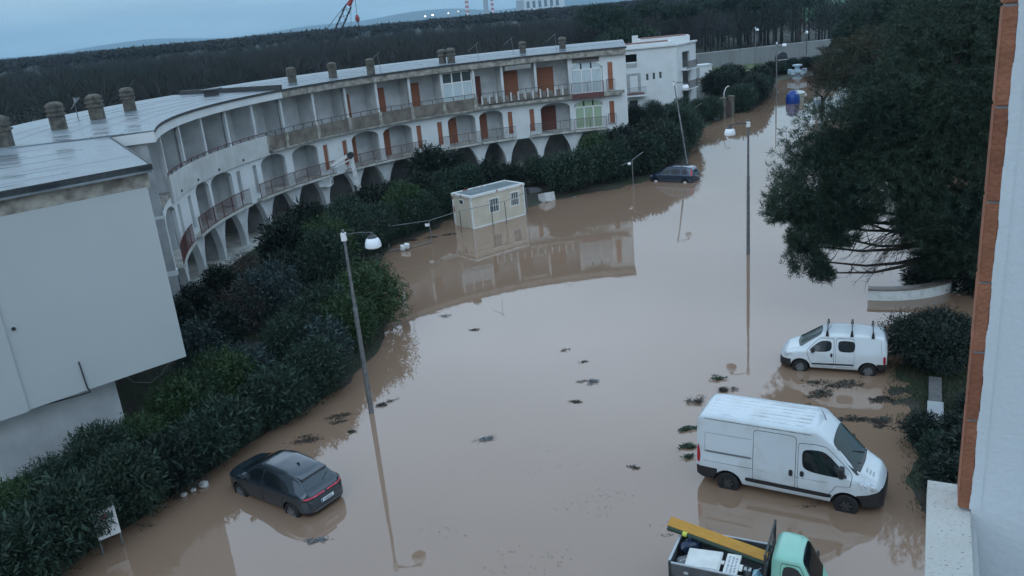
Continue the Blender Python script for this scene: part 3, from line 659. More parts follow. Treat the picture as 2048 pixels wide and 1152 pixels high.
for x, y, lab in ((22.9, 97.5, 'short wire-fence post with cross arm beside the garden gate'), (10.9, 68.6, 'short fence post with small white fitting beside the hedge by the blue-grey car')):
    o = thing('fence_post', lab, 'post', (x, y, -.2), 0)
    mb = MB(); mb.tube((0, 0, 0), (0, 0, 2.4), .04); mb.build('post', MT['metal'], o)
    mb = MB(); mb.path([(0, 0, 2.35), (1.0, .3, 2.9)], .03); mb.path([(0, 0, 2.3), (-.9, 0, 2.0)], .02); mb.build('stay', MT['metal'], o)
    mb = MB(); mb.lathe([(0, 0), (.12, .02), (.16, .12), (.1, .22), (0, .24)], (-.25, 0, 1.95), 10); mb.build('fitting', MT['white'], o)

# ================================================================ WIRE FENCE BY THE CABIN
wf_ = thing('wire_fence', 'low metal tube fence partly submerged in front of the cream cabin', 'fence', (-3.2, 57.5, -.3))
FP = [(-8.0, 55.3), (-5.25, 56.0), (-3.2, 58.1), (.05, 59.6), (-.95, 59.0), (1.7, 61.6)]
top = [(-8.0, 55.6, 1.55), (-5.25, 56.0, 1.6), (-3.2, 58.1, 1.6), (-.95, 59.3, 1.6), (.05, 59.9, 1.6), (1.7, 61.6, 1.75)]
for x, y in FP[1:]: mb = MB(); mb.tube((x, y, -.4), (x, y, 1.62 if x < 1 else 2.1), .035); mb.build('post', MT['metal'], wf_, world=True)
mb = MB(); mb.path(top, .022); mb.build('top_rail', MT['metal'], wf_, world=True)
mb = MB(); mb.path([(-8.0, 54.6, .12), (-6.4, 55.2, .1), (-5.2, 56.0, .12)], .03); mb.path([(-8.0, 54.6, .6), (-8.0, 54.6, -.3)], .03); mb.build('bottom_rail', MT['metal'], wf_, world=True)
mb = MB(); mb.box(-5.55, -5.25, 55.93, 55.95, 1.22, 1.42); mb.build('notice', MT['white'], wf_, world=True)
for k, (x, y, rz) in enumerate(((-7.15, 54.7, .3), (-6.85, 54.75, -.2))):
    o = MB(); o.bevbox(-.16, .16, -.14, .14, -.05, .28, .03); o.box(-.05, .05, -.2, -.14, .08, .16); q = o.build('white_canister', MT['white']); q.location = (x, y, .1+.08*k); q.rotation_euler = (.2, .15, rz)
    tag(q, 'small white plastic canister caught on the submerged fence rail', 'canister', 'canisters caught on the fence')
# abandoned appliances
for x, y, rz, tilt, lab, nm in ((2.5, 68.3, .4, .08, 'grey metal cupboard with dark open front lying on the bank by the hedge', 'metal_cupboard'), (3.5, 66.0, .75, -.25, 'pale broken box half sunk at the water edge right of the cabin', 'broken_box')):
    o = thing(nm, lab, 'box', (x, y, .0), rz)
    m = MT['grey'] if nm[0] == 'm' else MT['railwhite']
    mb = MB(); mb.box(-.55, .55, -.4, -.36, -.1, .62); mb.box(-.55, .55, .36, .4, -.1, .62); mb.box(-.55, .5, -.359, .359, .58, .62); mb.box(-.55, -.51, -.359, .359, -.1, .579); q = mb.build('shell', m, o)
    mb = MB(); mb.box(.44, .5, -.34, .34, -.08, .56); mb.build('interior_shade_panel', MT['black'], o); o.rotation_euler = (tilt, .1, rz)  # black panel across the open front stands for the shaded inside

# ================================================================ CRANE, LIFT
cr_ = thing('lattice_crane', 'dark lattice boom crane rising from the bare wood behind the building', 'crane', (-27.0, 110, .9))
CRM = mat('crane_blue_black', (.02, .022, .03), .6)
p0 = Vector((-26.9, 110, 1.6)); p1 = Vector((-16.2, 110, 18.3)); ax = (p1-p0).normalized(); s1 = Vector((0, 1, 0)); s2 = ax.cross(s1)
def lattice(a, b, w, n, mb):
    L = (b-a).length; c = []
    for sx, sy in ((1, 1), (1, -1), (-1, -1), (-1, 1)): mb.tube(a+(s1*sx+s2*sy)*w, b+(s1*sx+s2*sy)*w*.8, .05, .05, 5)
    for i in range(n):
        u, v = a+(b-a)*i/n, a+(b-a)*(i+1)/n
        for (ax1, ay1), (ax2, ay2) in (((1, 1), (1, -1)), ((1, -1), (-1, -1)), ((-1, -1), (-1, 1)), ((-1, 1), (1, 1))):
            mb.tube(u+(s1*ax1+s2*ay1)*w, v+(s1*ax2+s2*ay2)*w*.9, .03, .03, 4)
mb = MB(); lattice(p0, p0+(p1-p0)*.93, .42, 20, mb); mb.build('boom', CRM, cr_, world=True)
mb = MB(); mb.tube(p0+(p1-p0)*.93, p1+ax*.8, .35, .2, 6); mb.build('boom_head', mat('crane_red', (.30, .05, .05), .6), cr_, world=True)
mb = MB(); mb.path([p1, p0+(p1-p0)*.74+s2*1.3, p0+(p1-p0)*.70+s2*.5], .035, 5); mb.path([p1+Vector((.2, 0, 0)), (-16.1, 110, 16.1)], .03, 5); mb.path([p1+Vector((-.3, 0, 0)), (-17.0, 110, 14.8)], .025, 4); mb.build('cable', CRM, cr_, world=True)
mb = MB(); mb.lathe([(0, 0), (.22, .1), (.3, .5), (.12, .9), (0, .95)], (-16.1, 110, 15.1), 8); mb.build('hook_block', mat('hook_red', (.28, .06, .05), .6), cr_, world=True)
mb = MB(); mb.tube((-16.1, 110, 15.15), (-16.0, 110, 14.3), .07, .03, 6); mb.build('hook', CRM, cr_, world=True)
mb = MB(); mb.box(-29.2, -26.2, 108.6, 111.4, .9, 3.2); mb.build('machine_house', CRM, cr_, world=True)

lf = thing('boom_lift', 'white articulated boom lift with work basket raised against the curved facade', 'aerial lift', (-11.3, 66.4, .6))
LW = mat('lift_white', (.80, .81, .80), .4, (.6, .61, .6), 3)
a, b, c = Vector((-11.35, 66.5, .9)), Vector((-11.75, 66.3, 5.05)), Vector((-13.3, 65.6, 4.35))
mb = MB(); mb.box(-12.6, -9.6, 65.6, 67.4, .45, 1.3); mb.build('chassis', MT['grey'], lf, world=True)
mb = MB(); mb.tube(a, b, .24, .19, 4); mb.build('lower_boom', LW, lf, world=True)
mb = MB(); mb.tube(a+Vector((-.3, -.15, .3)), a+(b-a)*.42+Vector((-.22, -.1, 0)), .08, .08, 8); mb.build('ram', MT['steel_d'], lf, world=True)
mb = MB(); mb.tube(b+Vector((0, -.2, 0)), b+Vector((0, .2, 0)), .26, .26, 10); mb.build('elbow', MT['steel_d'], lf, world=True)
mb = MB(); mb.tube(b+Vector((-.1, 0, .05)), c+Vector((0, 0, .1)), .15, .11, 4); mb.build('upper_boom', LW, lf, world=True)
mb = MB(); mb.tube(b+Vector((-.1, 0, -.35)), c+Vector((.2, 0, -.1)), .05, .05, 6); mb.build('levelling_rod', LW, lf, world=True)
mb = MB(); bx0, bx1, by0, by1, bz0, bz1 = -14.3, -13.4, 65.0, 66.1, 2.95, 4.0
mb.box(bx0, bx1, by0, by1, bz0, bz0+.06)
for x in (bx0, bx1):
    for y in (by0, by1): mb.tube((x, y, bz0), (x, y, bz1), .025)
for z in (bz0+.55, bz1): mb.path([(bx0, by0, z), (bx1, by0, z), (bx1, by1, z), (bx0, by1, z), (bx0, by0, z)], .025)
mb.build('basket', LW, lf, world=True)

# ================================================================ POWER STATION ON THE HORIZON
STRIPE = mat('striped_stack', (.62, .60, .62), .8); t = STRIPE.node_tree; b_ = t.nodes['Principled BSDF']
tcn = t.nodes.new('ShaderNodeTexCoord'); sp = t.nodes.new('ShaderNodeSeparateXYZ'); t.links.new(tcn.outputs['Object'], sp.inputs[0])
md = t.nodes.new('ShaderNodeMath'); md.operation = 'MODULO'; md.inputs[1].default_value = 15; t.links.new(sp.outputs[2], md.inputs[0])
gt = t.nodes.new('ShaderNodeMath'); gt.operation = 'GREATER_THAN'; gt.inputs[1].default_value = 7.5; t.links.new(md.outputs[0], gt.inputs[0])
mx_ = t.nodes.new('ShaderNodeMix'); mx_.data_type = 'RGBA'; mx_.inputs[6].default_value = (.7, .68, .68, 1); mx_.inputs[7].default_value = (.45, .08, .07, 1); t.links.new(gt.outputs[0], mx_.inputs[0]); t.links.new(mx_.outputs[2], b_.inputs['Base Color'])
for x, r, m, lab in ((-63, 6.5, STRIPE, 'red and white striped power station stack standing apart on the horizon'), (1, 8.5, MT['plaster_d'], 'thick plain grey power station stack on the horizon'), (23, 5.5, STRIPE, 'slender red and white striped stack right beside the grey one')):
    mb = MB(); mb.lathe([(r, 0), (r*.92, 80), (r*.85, 160)], (0, 0, 0), 20); mb.lathe([(r*.86, 158), (r*.9, 158), (r*.9, 160.5), (r*.6, 160.5)], (0, 0, 0), 20); q = mb.build('power_station_stack', m, smooth=True, ang=60); q.location = (x, 3000, 1); tag(q, lab, 'chimney')
o = thing('power_station_hall', 'pale industrial hall with dark annex on the far horizon', 'building', (190, 3000, 1))
mb = MB(); mb.box(-60, 75, 0, 60, 0, 52); mb.box(-75, 80, 2, 55, 0, 34); mb.box(-20, 20, 5, 50, 52, 58); mb.build('hall', MT['plaster'], o)
mb = MB(); mb.box(-84, -61, -4, 40, 0, 46); mb.build('annex', MT['plaster_d'], o)
for k in range(6): mb = MB(); mb.box(-50+k*20, -40+k*20, -.6, -.1, 18, 40); mb.build('bay_window', MT['glass'], o)
EML = bpy.data.materials.new('lamp_glow'); EML.use_nodes = True; b_ = EML.node_tree.nodes['Principled BSDF']; b_.inputs['Emission Color'].default_value = (1, .80, .58, 1); b_.inputs['Emission Strength'].default_value = 9
for x, y, z, s in ((-62.5, 900, 17.6, 1.0), (-54.8, 900, 18.2, 1.35), (-38.6, 900, 18.4, .9), (-28.2, 900, 19.3, .8)):
    o = thing('floodlight_mast', 'tiny lit floodlight glowing above the far tree line', 'light', (x, y, .9), 0, 'distant lit floodlights')
    mb = MB(); mb.tube((0, 0, 0), (0, 0, z-1.3), .25, .12, 8); mb.build('mast', MT['metal'], o)
    mb = MB(); mb.lathe([(0, -.55*s), (.4*s, -.35*s), (.55*s, 0), (.4*s, .35*s), (0, .55*s)], (0, 0, z-.9), 10); mb.build('lamp', EML, o, smooth=True)

# ================================================================ BINS, GATE AND VANS AT THE FAR END OF THE ROAD
BLUE = mat('bin_blue', (.006, .055, .30), .4, (.005, .04, .22), 2)
o = thing('igloo_bin', 'royal blue igloo recycling bin standing in the flooded far road', 'bin', (38.9, 110.2, -.35), .2)
mb = MB(); mb.lathe([(0, 0), (.85, 0), (.88, .1), (.88, 1.15), (.80, 1.45), (.62, 1.75), (.35, 1.95), (0, 2.02)], (0, 0, 0), 20); mb.build('bin_body', BLUE, o, smooth=True)
mb = MB(); mb.lathe([(.89, .55), (.92, .56), (.92, .64), (.89, .65)], (0, 0, 0), 20); mb.build('rib_band', BLUE, o)
for a in (0, 2.1, 4.2): mb = MB(); mb.box(.45*math.cos(a-1.2)-.17, .45*math.cos(a-1.2)+.17, .62*math.sin(a-1.2)-.1, .62*math.sin(a-1.2)+.1, 1.55, 1.75); mb.build('throw_hole', MT['white'], o)
mb = MB(); mb.tube((0, 0, 1.95), (0, 0, 2.2), .06); mb.build('lifting_eye', MT['metal'], o)
def wheelie(x, y, rz, m, lab, s=1.0):
    o = thing('dumpster', lab, 'bin', (x, y, -.3), rz)
    mb = MB(); mb.hexa([(-.55*s, -.42*s, .15), (.55*s, -.42*s, .15), (.55*s, .42*s, .15), (-.55*s, .42*s, .15)], [(-.7*s, -.55*s, 1.25*s), (.7*s, -.55*s, 1.25*s), (.7*s, .55*s, 1.25*s), (-.7*s, .55*s, 1.25*s)]); mb.build('bin_body', m, o)
    mb = MB(); mb.hexa([(-.74*s, -.6*s, 1.252*s), (.74*s, -.6*s, 1.252*s), (.74*s, .6*s, 1.252*s), (-.74*s, .6*s, 1.252*s)], [(-.68*s, -.3*s, 1.5*s), (.68*s, -.3*s, 1.5*s), (.68*s, .5*s, 1.5*s), (-.68*s, .5*s, 1.5*s)]); mb.build('lid', MT['plaster'], o)
    for sx in (-1, 1):
        for sy in (-1, 1): mb = MB(); mb.lathe([(0, -.03), (.1, -.03), (.1, .03), (0, .03)], (.42*s*sx, .33*s*sy, .1), 10, axis='y'); mb.build('wheel', MT['black'], o)
wheelie(40.0, 111.6, .5, mat('bin_yellowish', (.45, .45, .36), .5), 'pale bin with tipped lid just behind the blue igloo bin', 1.1)
wheelie(40.6, 105.6, .1, mat('bin_paleblue', (.35, .45, .50), .5), 'low pale blue-grey bin beside the foot of the bare russet tree', .9)
o = thing('fountain', 'pale blue tiered plastic structure standing at the far end of the flooded road', 'fountain', (50.3, 140.6, -.2))
PB = mat('pale_blue_plastic', (.36, .46, .52), .5)
mb = MB(); mb.lathe([(0, 0), (.8, 0), (.85, .3), (.4, .45), (.35, .9), (1.3, 1.2), (1.35, 1.45), (.4, 1.55), (.35, 2.0), (.8, 2.2), (.8, 2.4), (0, 2.5)], (0, 0, 0), 9); mb.build('tiers', PB, o)
for a in range(5): mb = MB(); an = a*1.256; mb.box(1.2*math.cos(an)-.3, 1.2*math.cos(an)+.3, 1.2*math.sin(an)-.3, 1.2*math.sin(an)+.3, .9, 1.7); mb.build('basin', PB, o)
o = thing('garden_gate', 'weathered garden gate with stone posts and white arch in the hedge', 'gate', (28.2, 102.6, -.1), .75)
STN = mat('gate_stone', (.13, .115, .095), .9, (.13, .12, .10), 3, bump=.3)
for x in (-1.0, .9): mb = MB(); mb.box(x-.25, x+.25, -.25, .25, 0, 2.5); mb.box(x-.33, x+.33, -.33, .33, 2.5, 2.68); mb.build('gate_post', STN, o)
for k in range(7): mb = MB(); mb.box(-.72+.2*k, -.57+.2*k, -.04, .04, .1, 2.0+.25*math.sin(k/6*3.14)); mb.build('gate_board', mat('gate_wood%d' % k, (.05+.005*k, .045, .04), .8), o)
mb = MB(); mb.path([(-.75, 0, 2.5), (-.7, 0, 3.2), (-.3, 0, 3.75), (.2, 0, 3.9), (.5, 0, 3.8)], .06, 8); mb.build('arch', MT['railwhite'], o)
o = thing('dark_bin_shelter', 'small dark arched niche in the hedge below the boundary wall', 'shelter', (51.6, 152.5, .9), .2)
mb = MB(); mb.prism([(-1.0, -.5), (1.0, -.5), (1.0, .5), (-1.0, .5)], 0, 1.7); mb.build('niche', MT['steel_d'], o)
mb = MB(); mb.lathe([(1.0, -.5), (1.0, .5), (0, .5)], (0, 0, 1.7), 20, axis='y'); mb.lathe([(0, -.5), (1.0, -.5)], (0, 0, 1.7), 20, axis='y'); mb.build('arched_top', MT['steel_d'], o)
mb = MB(); mb.box(-.9, .9, -.58, -.52, 1.3, 1.42); mb.build('crossbar', MT['railwhite'], o)
for x, y, z, s, lab in ((42.5, 152.0, .9, 1.0, 'low white hut at the right end of the villa'), ): pass
o = thing('garden_shed', 'small pale shed with rounded roof beside the villa below the boundary wall', 'shed', (35.2, 148.5, .9), .1)
mb = MB(); mb.box(-2.6, 2.6, -1.2, 1.2, 0, 1.9); mb.build('wall', MT['plaster'], o)
mb = MB(); mb.prism([(-2.7, -1.3), (2.7, -1.3), (2.7, 1.3), (-2.7, 1.3)], 1.9, 2.15); mb.build('roof', MT['plaster_in'], o)
mb = MB(); mb.box(-.4, .4, -1.26, -1.21, 0, 1.7); mb.build('door', MT['plaster_d'], o)
o = thing('stone_block', 'pale rounded stone block on the lawn below the boundary wall', 'stone', (40.6, 147.5, .85)); mb = MB(); mb.bevbox(-.8, .8, -.5, .5, 0, 1.6, .3); mb.build('block', MT['plaster_in'], o)
mb = MB(); mb.bevbox(-.9, .9, -.6, .6, -.05, .2, .08); mb.build('footing', MT['plaster_d'], o)

# ================================================================ CURVED WHITE SEAT WALL, CONCRETE KERB, SIGN
o = thing('curved_seat_wall', 'low curved white wall with stone cap rising from the flood under the pine', 'wall', (18.7, 37.6, -.35))
mb = MB(); cp = MB(); n = 16; ac = (19.0, 41.2); rr = 4.2
for i in range(n):
    t0, t1 = R_(-118+i*58/n), R_(-118+(i+1)*58/n)
    q = [(ac[0]+r*math.cos(t), ac[1]+r*math.sin(t)) for r, t in ((rr, t0), (rr, t1), (rr-.35, t1), (rr-.35, t0))]
    mb.hexa([(x, y, -.35) for x, y in q], [(x, y, .5) for x, y in q])
    q = [(ac[0]+r*math.cos(t), ac[1]+r*math.sin(t)) for r, t in ((rr+.05, t0), (rr+.05, t1), (rr-.42, t1), (rr-.42, t0))]
    cp.hexa([(x, y, .502) for x, y in q], [(x, y, .58) for x, y in q])
mb.build('wall', mat('algae_white', (.66, .68, .67), .8, (.42, .45, .42), 2.5, contrast=(.5, .8)), o, world=True); cp.build('cap', mat('wet_stone_cap', (.22, .19, .16), .5, (.14, .13, .11), 2), o, world=True)
o = thing('concrete_kerb', 'dark grey concrete block kerb between the clipped hedge and the wet lawn', 'kerb', (14.5, 26.2, .05))
mb = MB(); mb.orect((13.6, 24.5), (15.4, 28.0), .42, -.1, .42, 0); mb.build('kerb', mat('dark_concrete', (.12, .115, .11), .8, (.08, .078, .075), 4, bump=.3), o, world=True)
mb = MB(); mb.orect((13.55, 24.4), (14.4, 26.05), .5, .421, .46, 0); mb.build('cap', MT['plaster_d'], o, world=True)
o = thing('notice_board', 'small white notice board with faded pink roundel half hidden in the dark hedge', 'sign', (-13.05, 22.35, -.05), R_(38))
mb = MB(); mb.box(-.33, .33, -.015, .015, .55, 1.5); bd = mb.build('board', MT['white'], o)
mb = MB(); mb.tube((.02, -.016, 1.28), (.02, -.02, 1.28), .12, .12, 16); mb.build('roundel', mat('faded_pink', (.45, .12, .16), .7), bd)
for k in range(4): mb = MB(); mb.box(-.24, .22-.06*k, -.019, -.016, 1.02-.09*k, 1.05-.09*k); mb.build('printed_line', MT['grey'], bd)
mb = MB(); mb.tube((-.3, .04, 0), (-.3, .04, 1.7), .03); mb.tube((.3, .04, 0), (.3, .04, 1.7), .03); mb.build('posts', MT['metal'], o)
o = thing('rusty_rail', 'short pale metal handrail sticking out of the dark hedge near the notice board', 'handrail', (-14.6, 22.2, .3))
mb = MB(); mb.path([(-15.3, 21.7, 1.6), (-14.5, 22.35, 1.62)], .025); mb.build('rail', MT['metal'], o, world=True)
mb = MB(); mb.path([(-15.2, 21.8, .2), (-15.2, 21.8, 1.6)], .025); mb.path([(-14.6, 22.25, .2), (-14.6, 22.25, 1.6)], .025); mb.build('stanchions', MT['metal'], o, world=True)
for k, (x, y, s) in enumerate(((-11.85, 25.2, .13), (-11.6, 25.45, .11), (-11.35, 25.75, .19))):
    bm = bmesh.new(); bmesh.ops.create_icosphere(bm, subdivisions=2, radius=s)
    rr_ = random.Random(k)
    for v in bm.verts: v.co *= rr_.uniform(.8, 1.1); v.co.z *= .6
    me = bpy.data.meshes.new('pale_stone'); bm.to_mesh(me); bm.free(); q = link('pale_stone', me, MT['railwhite']); q.location = (x, y, .06)
    tag(q, 'pale stone lying at the water edge below the dark hedge', 'stone', 'pale stones at the hedge foot')

# ================================================================ OWN BUILDING: JAMB, BRICK EDGE AND SILL AT THE RIGHT
own = thing('window_jamb_wall', 'white plastered wall with terracotta brick edge and travertine sill close to the viewer', 'wall', (2.0, 2.0, 0))
E0 = Vector((1.072, 1.947)); dd = Vector((.463, .886)).normalized(); no = Vector((-dd.y, dd.x))
def ob(mb, d0, d1, n0, n1, z0, z1):
    q = [E0+dd*a+no*b for a, b in ((d0, n1), (d0, n0), (d1, n0), (d1, n1))]
    mb.hexa([(p.x, p.y, z0) for p in q], [(p.x, p.y, z1) for p in q])
NEARP = mat('near_plaster', (.80, .83, .85), .85, (.76, .79, .81), 3, bump=.12, bscale=60)
mb = MB(); ob(mb, -.124, -.004, -3, -.099, -.4, 20); ob(mb, -.003, 7, -4, -1.3, -.4, 20); mb.build('wall', NEARP, own, world=True)
mb = MB(); ob(mb, -34, -3.4, -14, -.10, -.4, 19.5); mb.build('rear_block', MT['plaster'], own, world=True)  # unseen rest of own building behind the camera, added to shade near water
mb = MB(); ob(mb, -3, -.003, -.115, -.05, -.4, 13.355); mb.build('sill_wall', MT['plaster'], own, world=True)
TRAV = mat('travertine', (.55, .53, .48), .7, (.62, .60, .56), 5, bump=.2, bscale=60); t = TRAV.node_tree; b_ = t.nodes['Principled BSDF']
c_ = t.nodes.new('ShaderNodeTexCoord'); mp = t.nodes.new('ShaderNodeMapping'); mp.inputs['Rotation'].default_value = (0, 0, -R_(62)); mp.inputs['Scale'].default_value = (1, 2.2, 1); t.links.new(c_.outputs['Object'], mp.inputs[0])
v_ = t.nodes.new('ShaderNodeTexNoise'); v_.inputs['Scale'].default_value = 85; v_.inputs['Detail'].default_value = 5; t.links.new(mp.outputs[0], v_.inputs['Vector'])
r_ = t.nodes.new('ShaderNodeMapRange'); r_.inputs[1].default_value = .62; r_.inputs[2].default_value = .68; t.links.new(v_.outputs[0], r_.inputs[0])
x_ = t.nodes.new('ShaderNodeMix'); x_.data_type = 'RGBA'; x_.inputs[7].default_value = (.16, .14, .115, 1); s_ = b_.inputs['Base Color'].links[0].from_socket; t.links.new(s_, x_.inputs[6]); t.links.new(r_.outputs[0], x_.inputs[0]); t.links.new(x_.outputs[2], b_.inputs['Base Color'])
mb = MB(); ob(mb, -3, -.045, -.098, 0, 13.36, 13.4); mb.build('sill', TRAV, own, world=True)
mb = MB(); ob(mb, -.0435, 0, -.098, 0, 13.36, 13.4); mb.build('sill', TRAV, own, world=True)
zs = [13.405, 13.655, 13.835, 14.01, 14.20, 14.41, 14.62, 14.83, 15.04, 15.25]; rr_ = random.Random(4)
BR = [mat('brick_%d' % k, c, .85, tuple(v*.78 for v in c), 18, bump=.35, bscale=90) for k, c in enumerate(((.40, .155, .085), (.36, .135, .075), (.43, .17, .095)))]
for k in range(len(zs)-1):
    mb = MB(); j = rr_.uniform(-.0012, .0012)
    q = [E0+dd*a+no*b for a, b in ((-.126+j, -.069+j), (-.126+j, -.0985), (-.02, -.0985), (-.02, -.069+j))]
    bm = bmesh.new(); vs = [bm.verts.new((p.x, p.y, z)) for z in (zs[k]+.003, zs[k+1]-.003) for p in q]
    for f in ((3, 2, 1, 0), (4, 5, 6, 7), (0, 1, 5, 4), (1, 2, 6, 5), (2, 3, 7, 6), (3, 0, 4, 7)): bm.faces.new([vs[i] for i in f])
    bmesh.ops.bevel(bm, geom=bm.edges[:], offset=.0025, segments=2, affect='EDGES'); bmesh.ops.recalc_face_normals(bm, faces=bm.faces)
    bm.verts.index_update(); mb.add([v.co[:] for v in bm.verts], [[v.index for v in f.verts] for f in bm.faces]); bm.free()
    mb.build('brick', BR[k % 3], own, world=True)
mb = MB(); ob(mb, -.121, -.02, -.0985, -.074, 13.402, 15.3); mb.build('mortar', MT['plaster_d'], own, world=True)
# ragged plaster lip along the brick edge
mb = MB(); rr_ = random.Random(8); pz = 13.41
while pz < 15.3:
    h = rr_.uniform(.006, .016); w = .0012*math.sin(pz*31)+.0008*math.sin(pz*83)+rr_.uniform(0, .0007); ob(mb, -.1268, -.1235, -.12, -.0972+w, pz, pz+h); pz += h
mb.build('plaster_edge', NEARP, own, world=True)
# ================================================================ VEHICLES
def paint(name, c, dirt=None, rough=.22):
    m = mat(name, c, rough, dirt if dirt else tuple(v*.9 for v in c), 1.6, contrast=(.5, .8), coat=.6)
    return m
CARGLASS = mat('car_glass', (.010, .014, .016), .04, spec=.5)
GLASS_T = mat('tinted_windscreen', (.016, .030, .029), .05, spec=.45)
CHROME = mat('chrome', (.6, .6, .6), .15, metal=1)
HEAD = mat('headlight_glass', (.62, .65, .67), .08, (.34, .37, .39), 14, spec=.8)
REDL = mat('tail_light', (.42, .02, .03), .2)
PLATE = mat('number_plate', (.70, .74, .78), .5); PLB = mat('plate_blue', (.02, .06, .35), .5)
SEAM = mat('door_gap', (.02, .02, .02), .8)
class Car:
    def __init__(s, sp):
        s.sp = sp; s.x0, s.x1 = sp['x0'], sp['x1']; s.X = np.arange(s.x0, s.x1+1e-6, .01)
        def cv(key, sig):
            p = sp[key]; y = np.interp(s.X, [q[0] for q in p], [q[1] for q in p])
            if sig > 0:
                k = np.exp(-.5*(np.arange(-30, 31)*.01/sig)**2); k /= k.sum(); y = np.convolve(np.pad(y, 30, mode='edge'), k, 'valid')
            return y
        s.c = {k: cv(k, sg) for k, sg in (('top', .035), ('sh', .04), ('bot', .02), ('w', .03), ('wr', .04))}
        s.cache = {}
    def get(s, k, x): return float(np.interp(x, s.X, s.c[k]))
    def section(s, x):
        key = round(x, 4)
        if key in s.cache: return s.cache[key]
        top, sh, bot, w, wr = (s.get(k, x) for k in ('top', 'sh', 'bot', 'w', 'wr'))
        top = max(top, bot+.1); sh = min(sh, top-.05); wr = min(wr, w*.95); cr = s.sp.get('crown', .03)
        h = sh-bot; g = top-sh
        p = [(0, bot), (w*.86, bot), (w*.955, bot+.07), (w*.985, bot+.25*h), (w, bot+.6*h), (w*.997, bot+.82*h), (w*.975, sh)]
        rnd = min(.09, g*.45)
        for u in (.3, .6, .85): p.append((w*.975+(wr-w*.975)*u, sh+(g-rnd)*u))
        p += [(wr, top-rnd), (wr-.03, top-rnd*.35), (wr-.10, top-.004), (wr*.55, top+cr*.7), (0, top+cr)]
        q = [p[0]]
        for a, b in zip(p[:-1], p[1:]):
            q += [(a[0]*.75+b[0]*.25, a[1]*.75+b[1]*.25), (a[0]*.25+b[0]*.75, a[1]*.25+b[1]*.75)]
        q.append(p[-1]); s.cache[key] = q; return q
    def side_y(s, x, z):
        q = s.section(x)[3:]; zs = np.maximum.accumulate([b for a, b in q]); return float(np.interp(z, zs, [a for a, b in q]))
    def top_z(s, x, y):
        q = s.section(x)[::-1]; ys = np.maximum.accumulate([a for a, b in q[:20]]); return float(np.interp(abs(y), ys, [b for a, b in q[:20]]))
    def end_x(s, y, z, front):
        xs = np.arange(s.x0, s.x0+1.0, .01) if not front else np.arange(s.x1, s.x1-1.0, -.01)
        for x in xs:
            q = s.section(x)
            if q[0][1] <= z <= q[-1][1]+.001 and s.side_y(x, z) >= abs(y) and s.top_z(x, y) >= z: return x
        return xs[-1]
    def body(s, root, mats, region, wells, cuts=()):
        """regions: dict name->material; region(c)->name"""
        xs = np.unique(np.round(np.concatenate([np.linspace(s.x0, s.x0+.35, 9), np.linspace(s.x0+.35, s.x1-.5, 46), np.linspace(s.x1-.5, s.x1, 14)]), 4))
        V = []; Fc = []
        for x in xs:
            q = s.section(float(x)); ring = [(x, -a, b) for a, b in q[::-1]]+[(x, a, b) for a, b in q[1:]]; ring = ring[:-1]
            V += ring
        m = len(ring)
        for i in range(len(xs)-1):
            for k in range(m): Fc.append((i*m+k, i*m+(k+1) % m, (i+1)*m+(k+1) % m, (i+1)*m+k))
        Fc.append(tuple(range(m))); Fc.append(tuple(range((len(xs)-1)*m, len(xs)*m))[::-1])
        me = bpy.data.meshes.new('body'); me.from_pydata(V, [], Fc)
        bm = bmesh.new(); bm.from_mesh(me); bmesh.ops.remove_doubles(bm, verts=bm.verts, dist=1e-5); bmesh.ops.recalc_face_normals(bm, faces=bm.faces); bm.to_mesh(me); bm.free()
        tmp = bpy.data.objects.new('tmp', me); COL.objects.link(tmp); cut = []
        for x, z, r in wells:
            for sy in (-1, 1):
                mb = MB(); w = s.get('w', x); mb.lathe([(0, -.2), (r, -.2), (r, .2), (0, .2)], (x, sy*(w-.1), z), 28, axis='y'); o = mb.build('cutter', MT['black'], smooth=True); cut.append(o)
                md = tmp.modifiers.new('b', 'BOOLEAN'); md.operation = 'DIFFERENCE'; md.object = o; md.solver = 'EXACT'
        dg = bpy.context.evaluated_depsgraph_get(); dg.update(); res = bpy.data.meshes.new_from_object(tmp.evaluated_get(dg))
        for o in cut+[tmp]: bpy.data.objects.remove(o)
        bm = bmesh.new(); bm.from_mesh(res)
        for co, no_ in cuts: bmesh.ops.bisect_plane(bm, geom=bm.verts[:]+bm.edges[:]+bm.faces[:], dist=1e-5, plane_co=co, plane_no=no_)
        bm.to_mesh(res); bm.free(); groups = {}
        for p in res.polygons:
            c = p.center; nm = None
            for x, z, r in wells:
                if math.hypot(c.x-x, c.z-z) < r+.004 and abs(c.y) > .3 and (math.hypot(c.x-x, c.z-z) < r-.02 or abs(p.normal.y) < .3) and abs(c.y) < s.get('w', x)+.02:
                    if abs(c.y) < s.side_y(c.x, max(c.z, .3))-.012: nm = 'wheel_well'
            groups.setdefault(nm or region(c), []).append(p.index)
        for nm, idx in groups.items():
            bm = bmesh.new(); bm.from_mesh(res); keep = set(idx); bm.faces.ensure_lookup_table()
            bmesh.ops.delete(bm, geom=[f for f in bm.faces if f.index not in keep], context='FACES')
            m2 = bpy.data.meshes.new(nm); bm.to_mesh(m2); bm.free(); m2.materials.clear(); m2.materials.append(mats[nm]); smooth_mesh(m2, 50)
            m2.polygons.foreach_set('material_index', [0]*len(m2.polygons)); link(nm, m2, mats[nm], root)
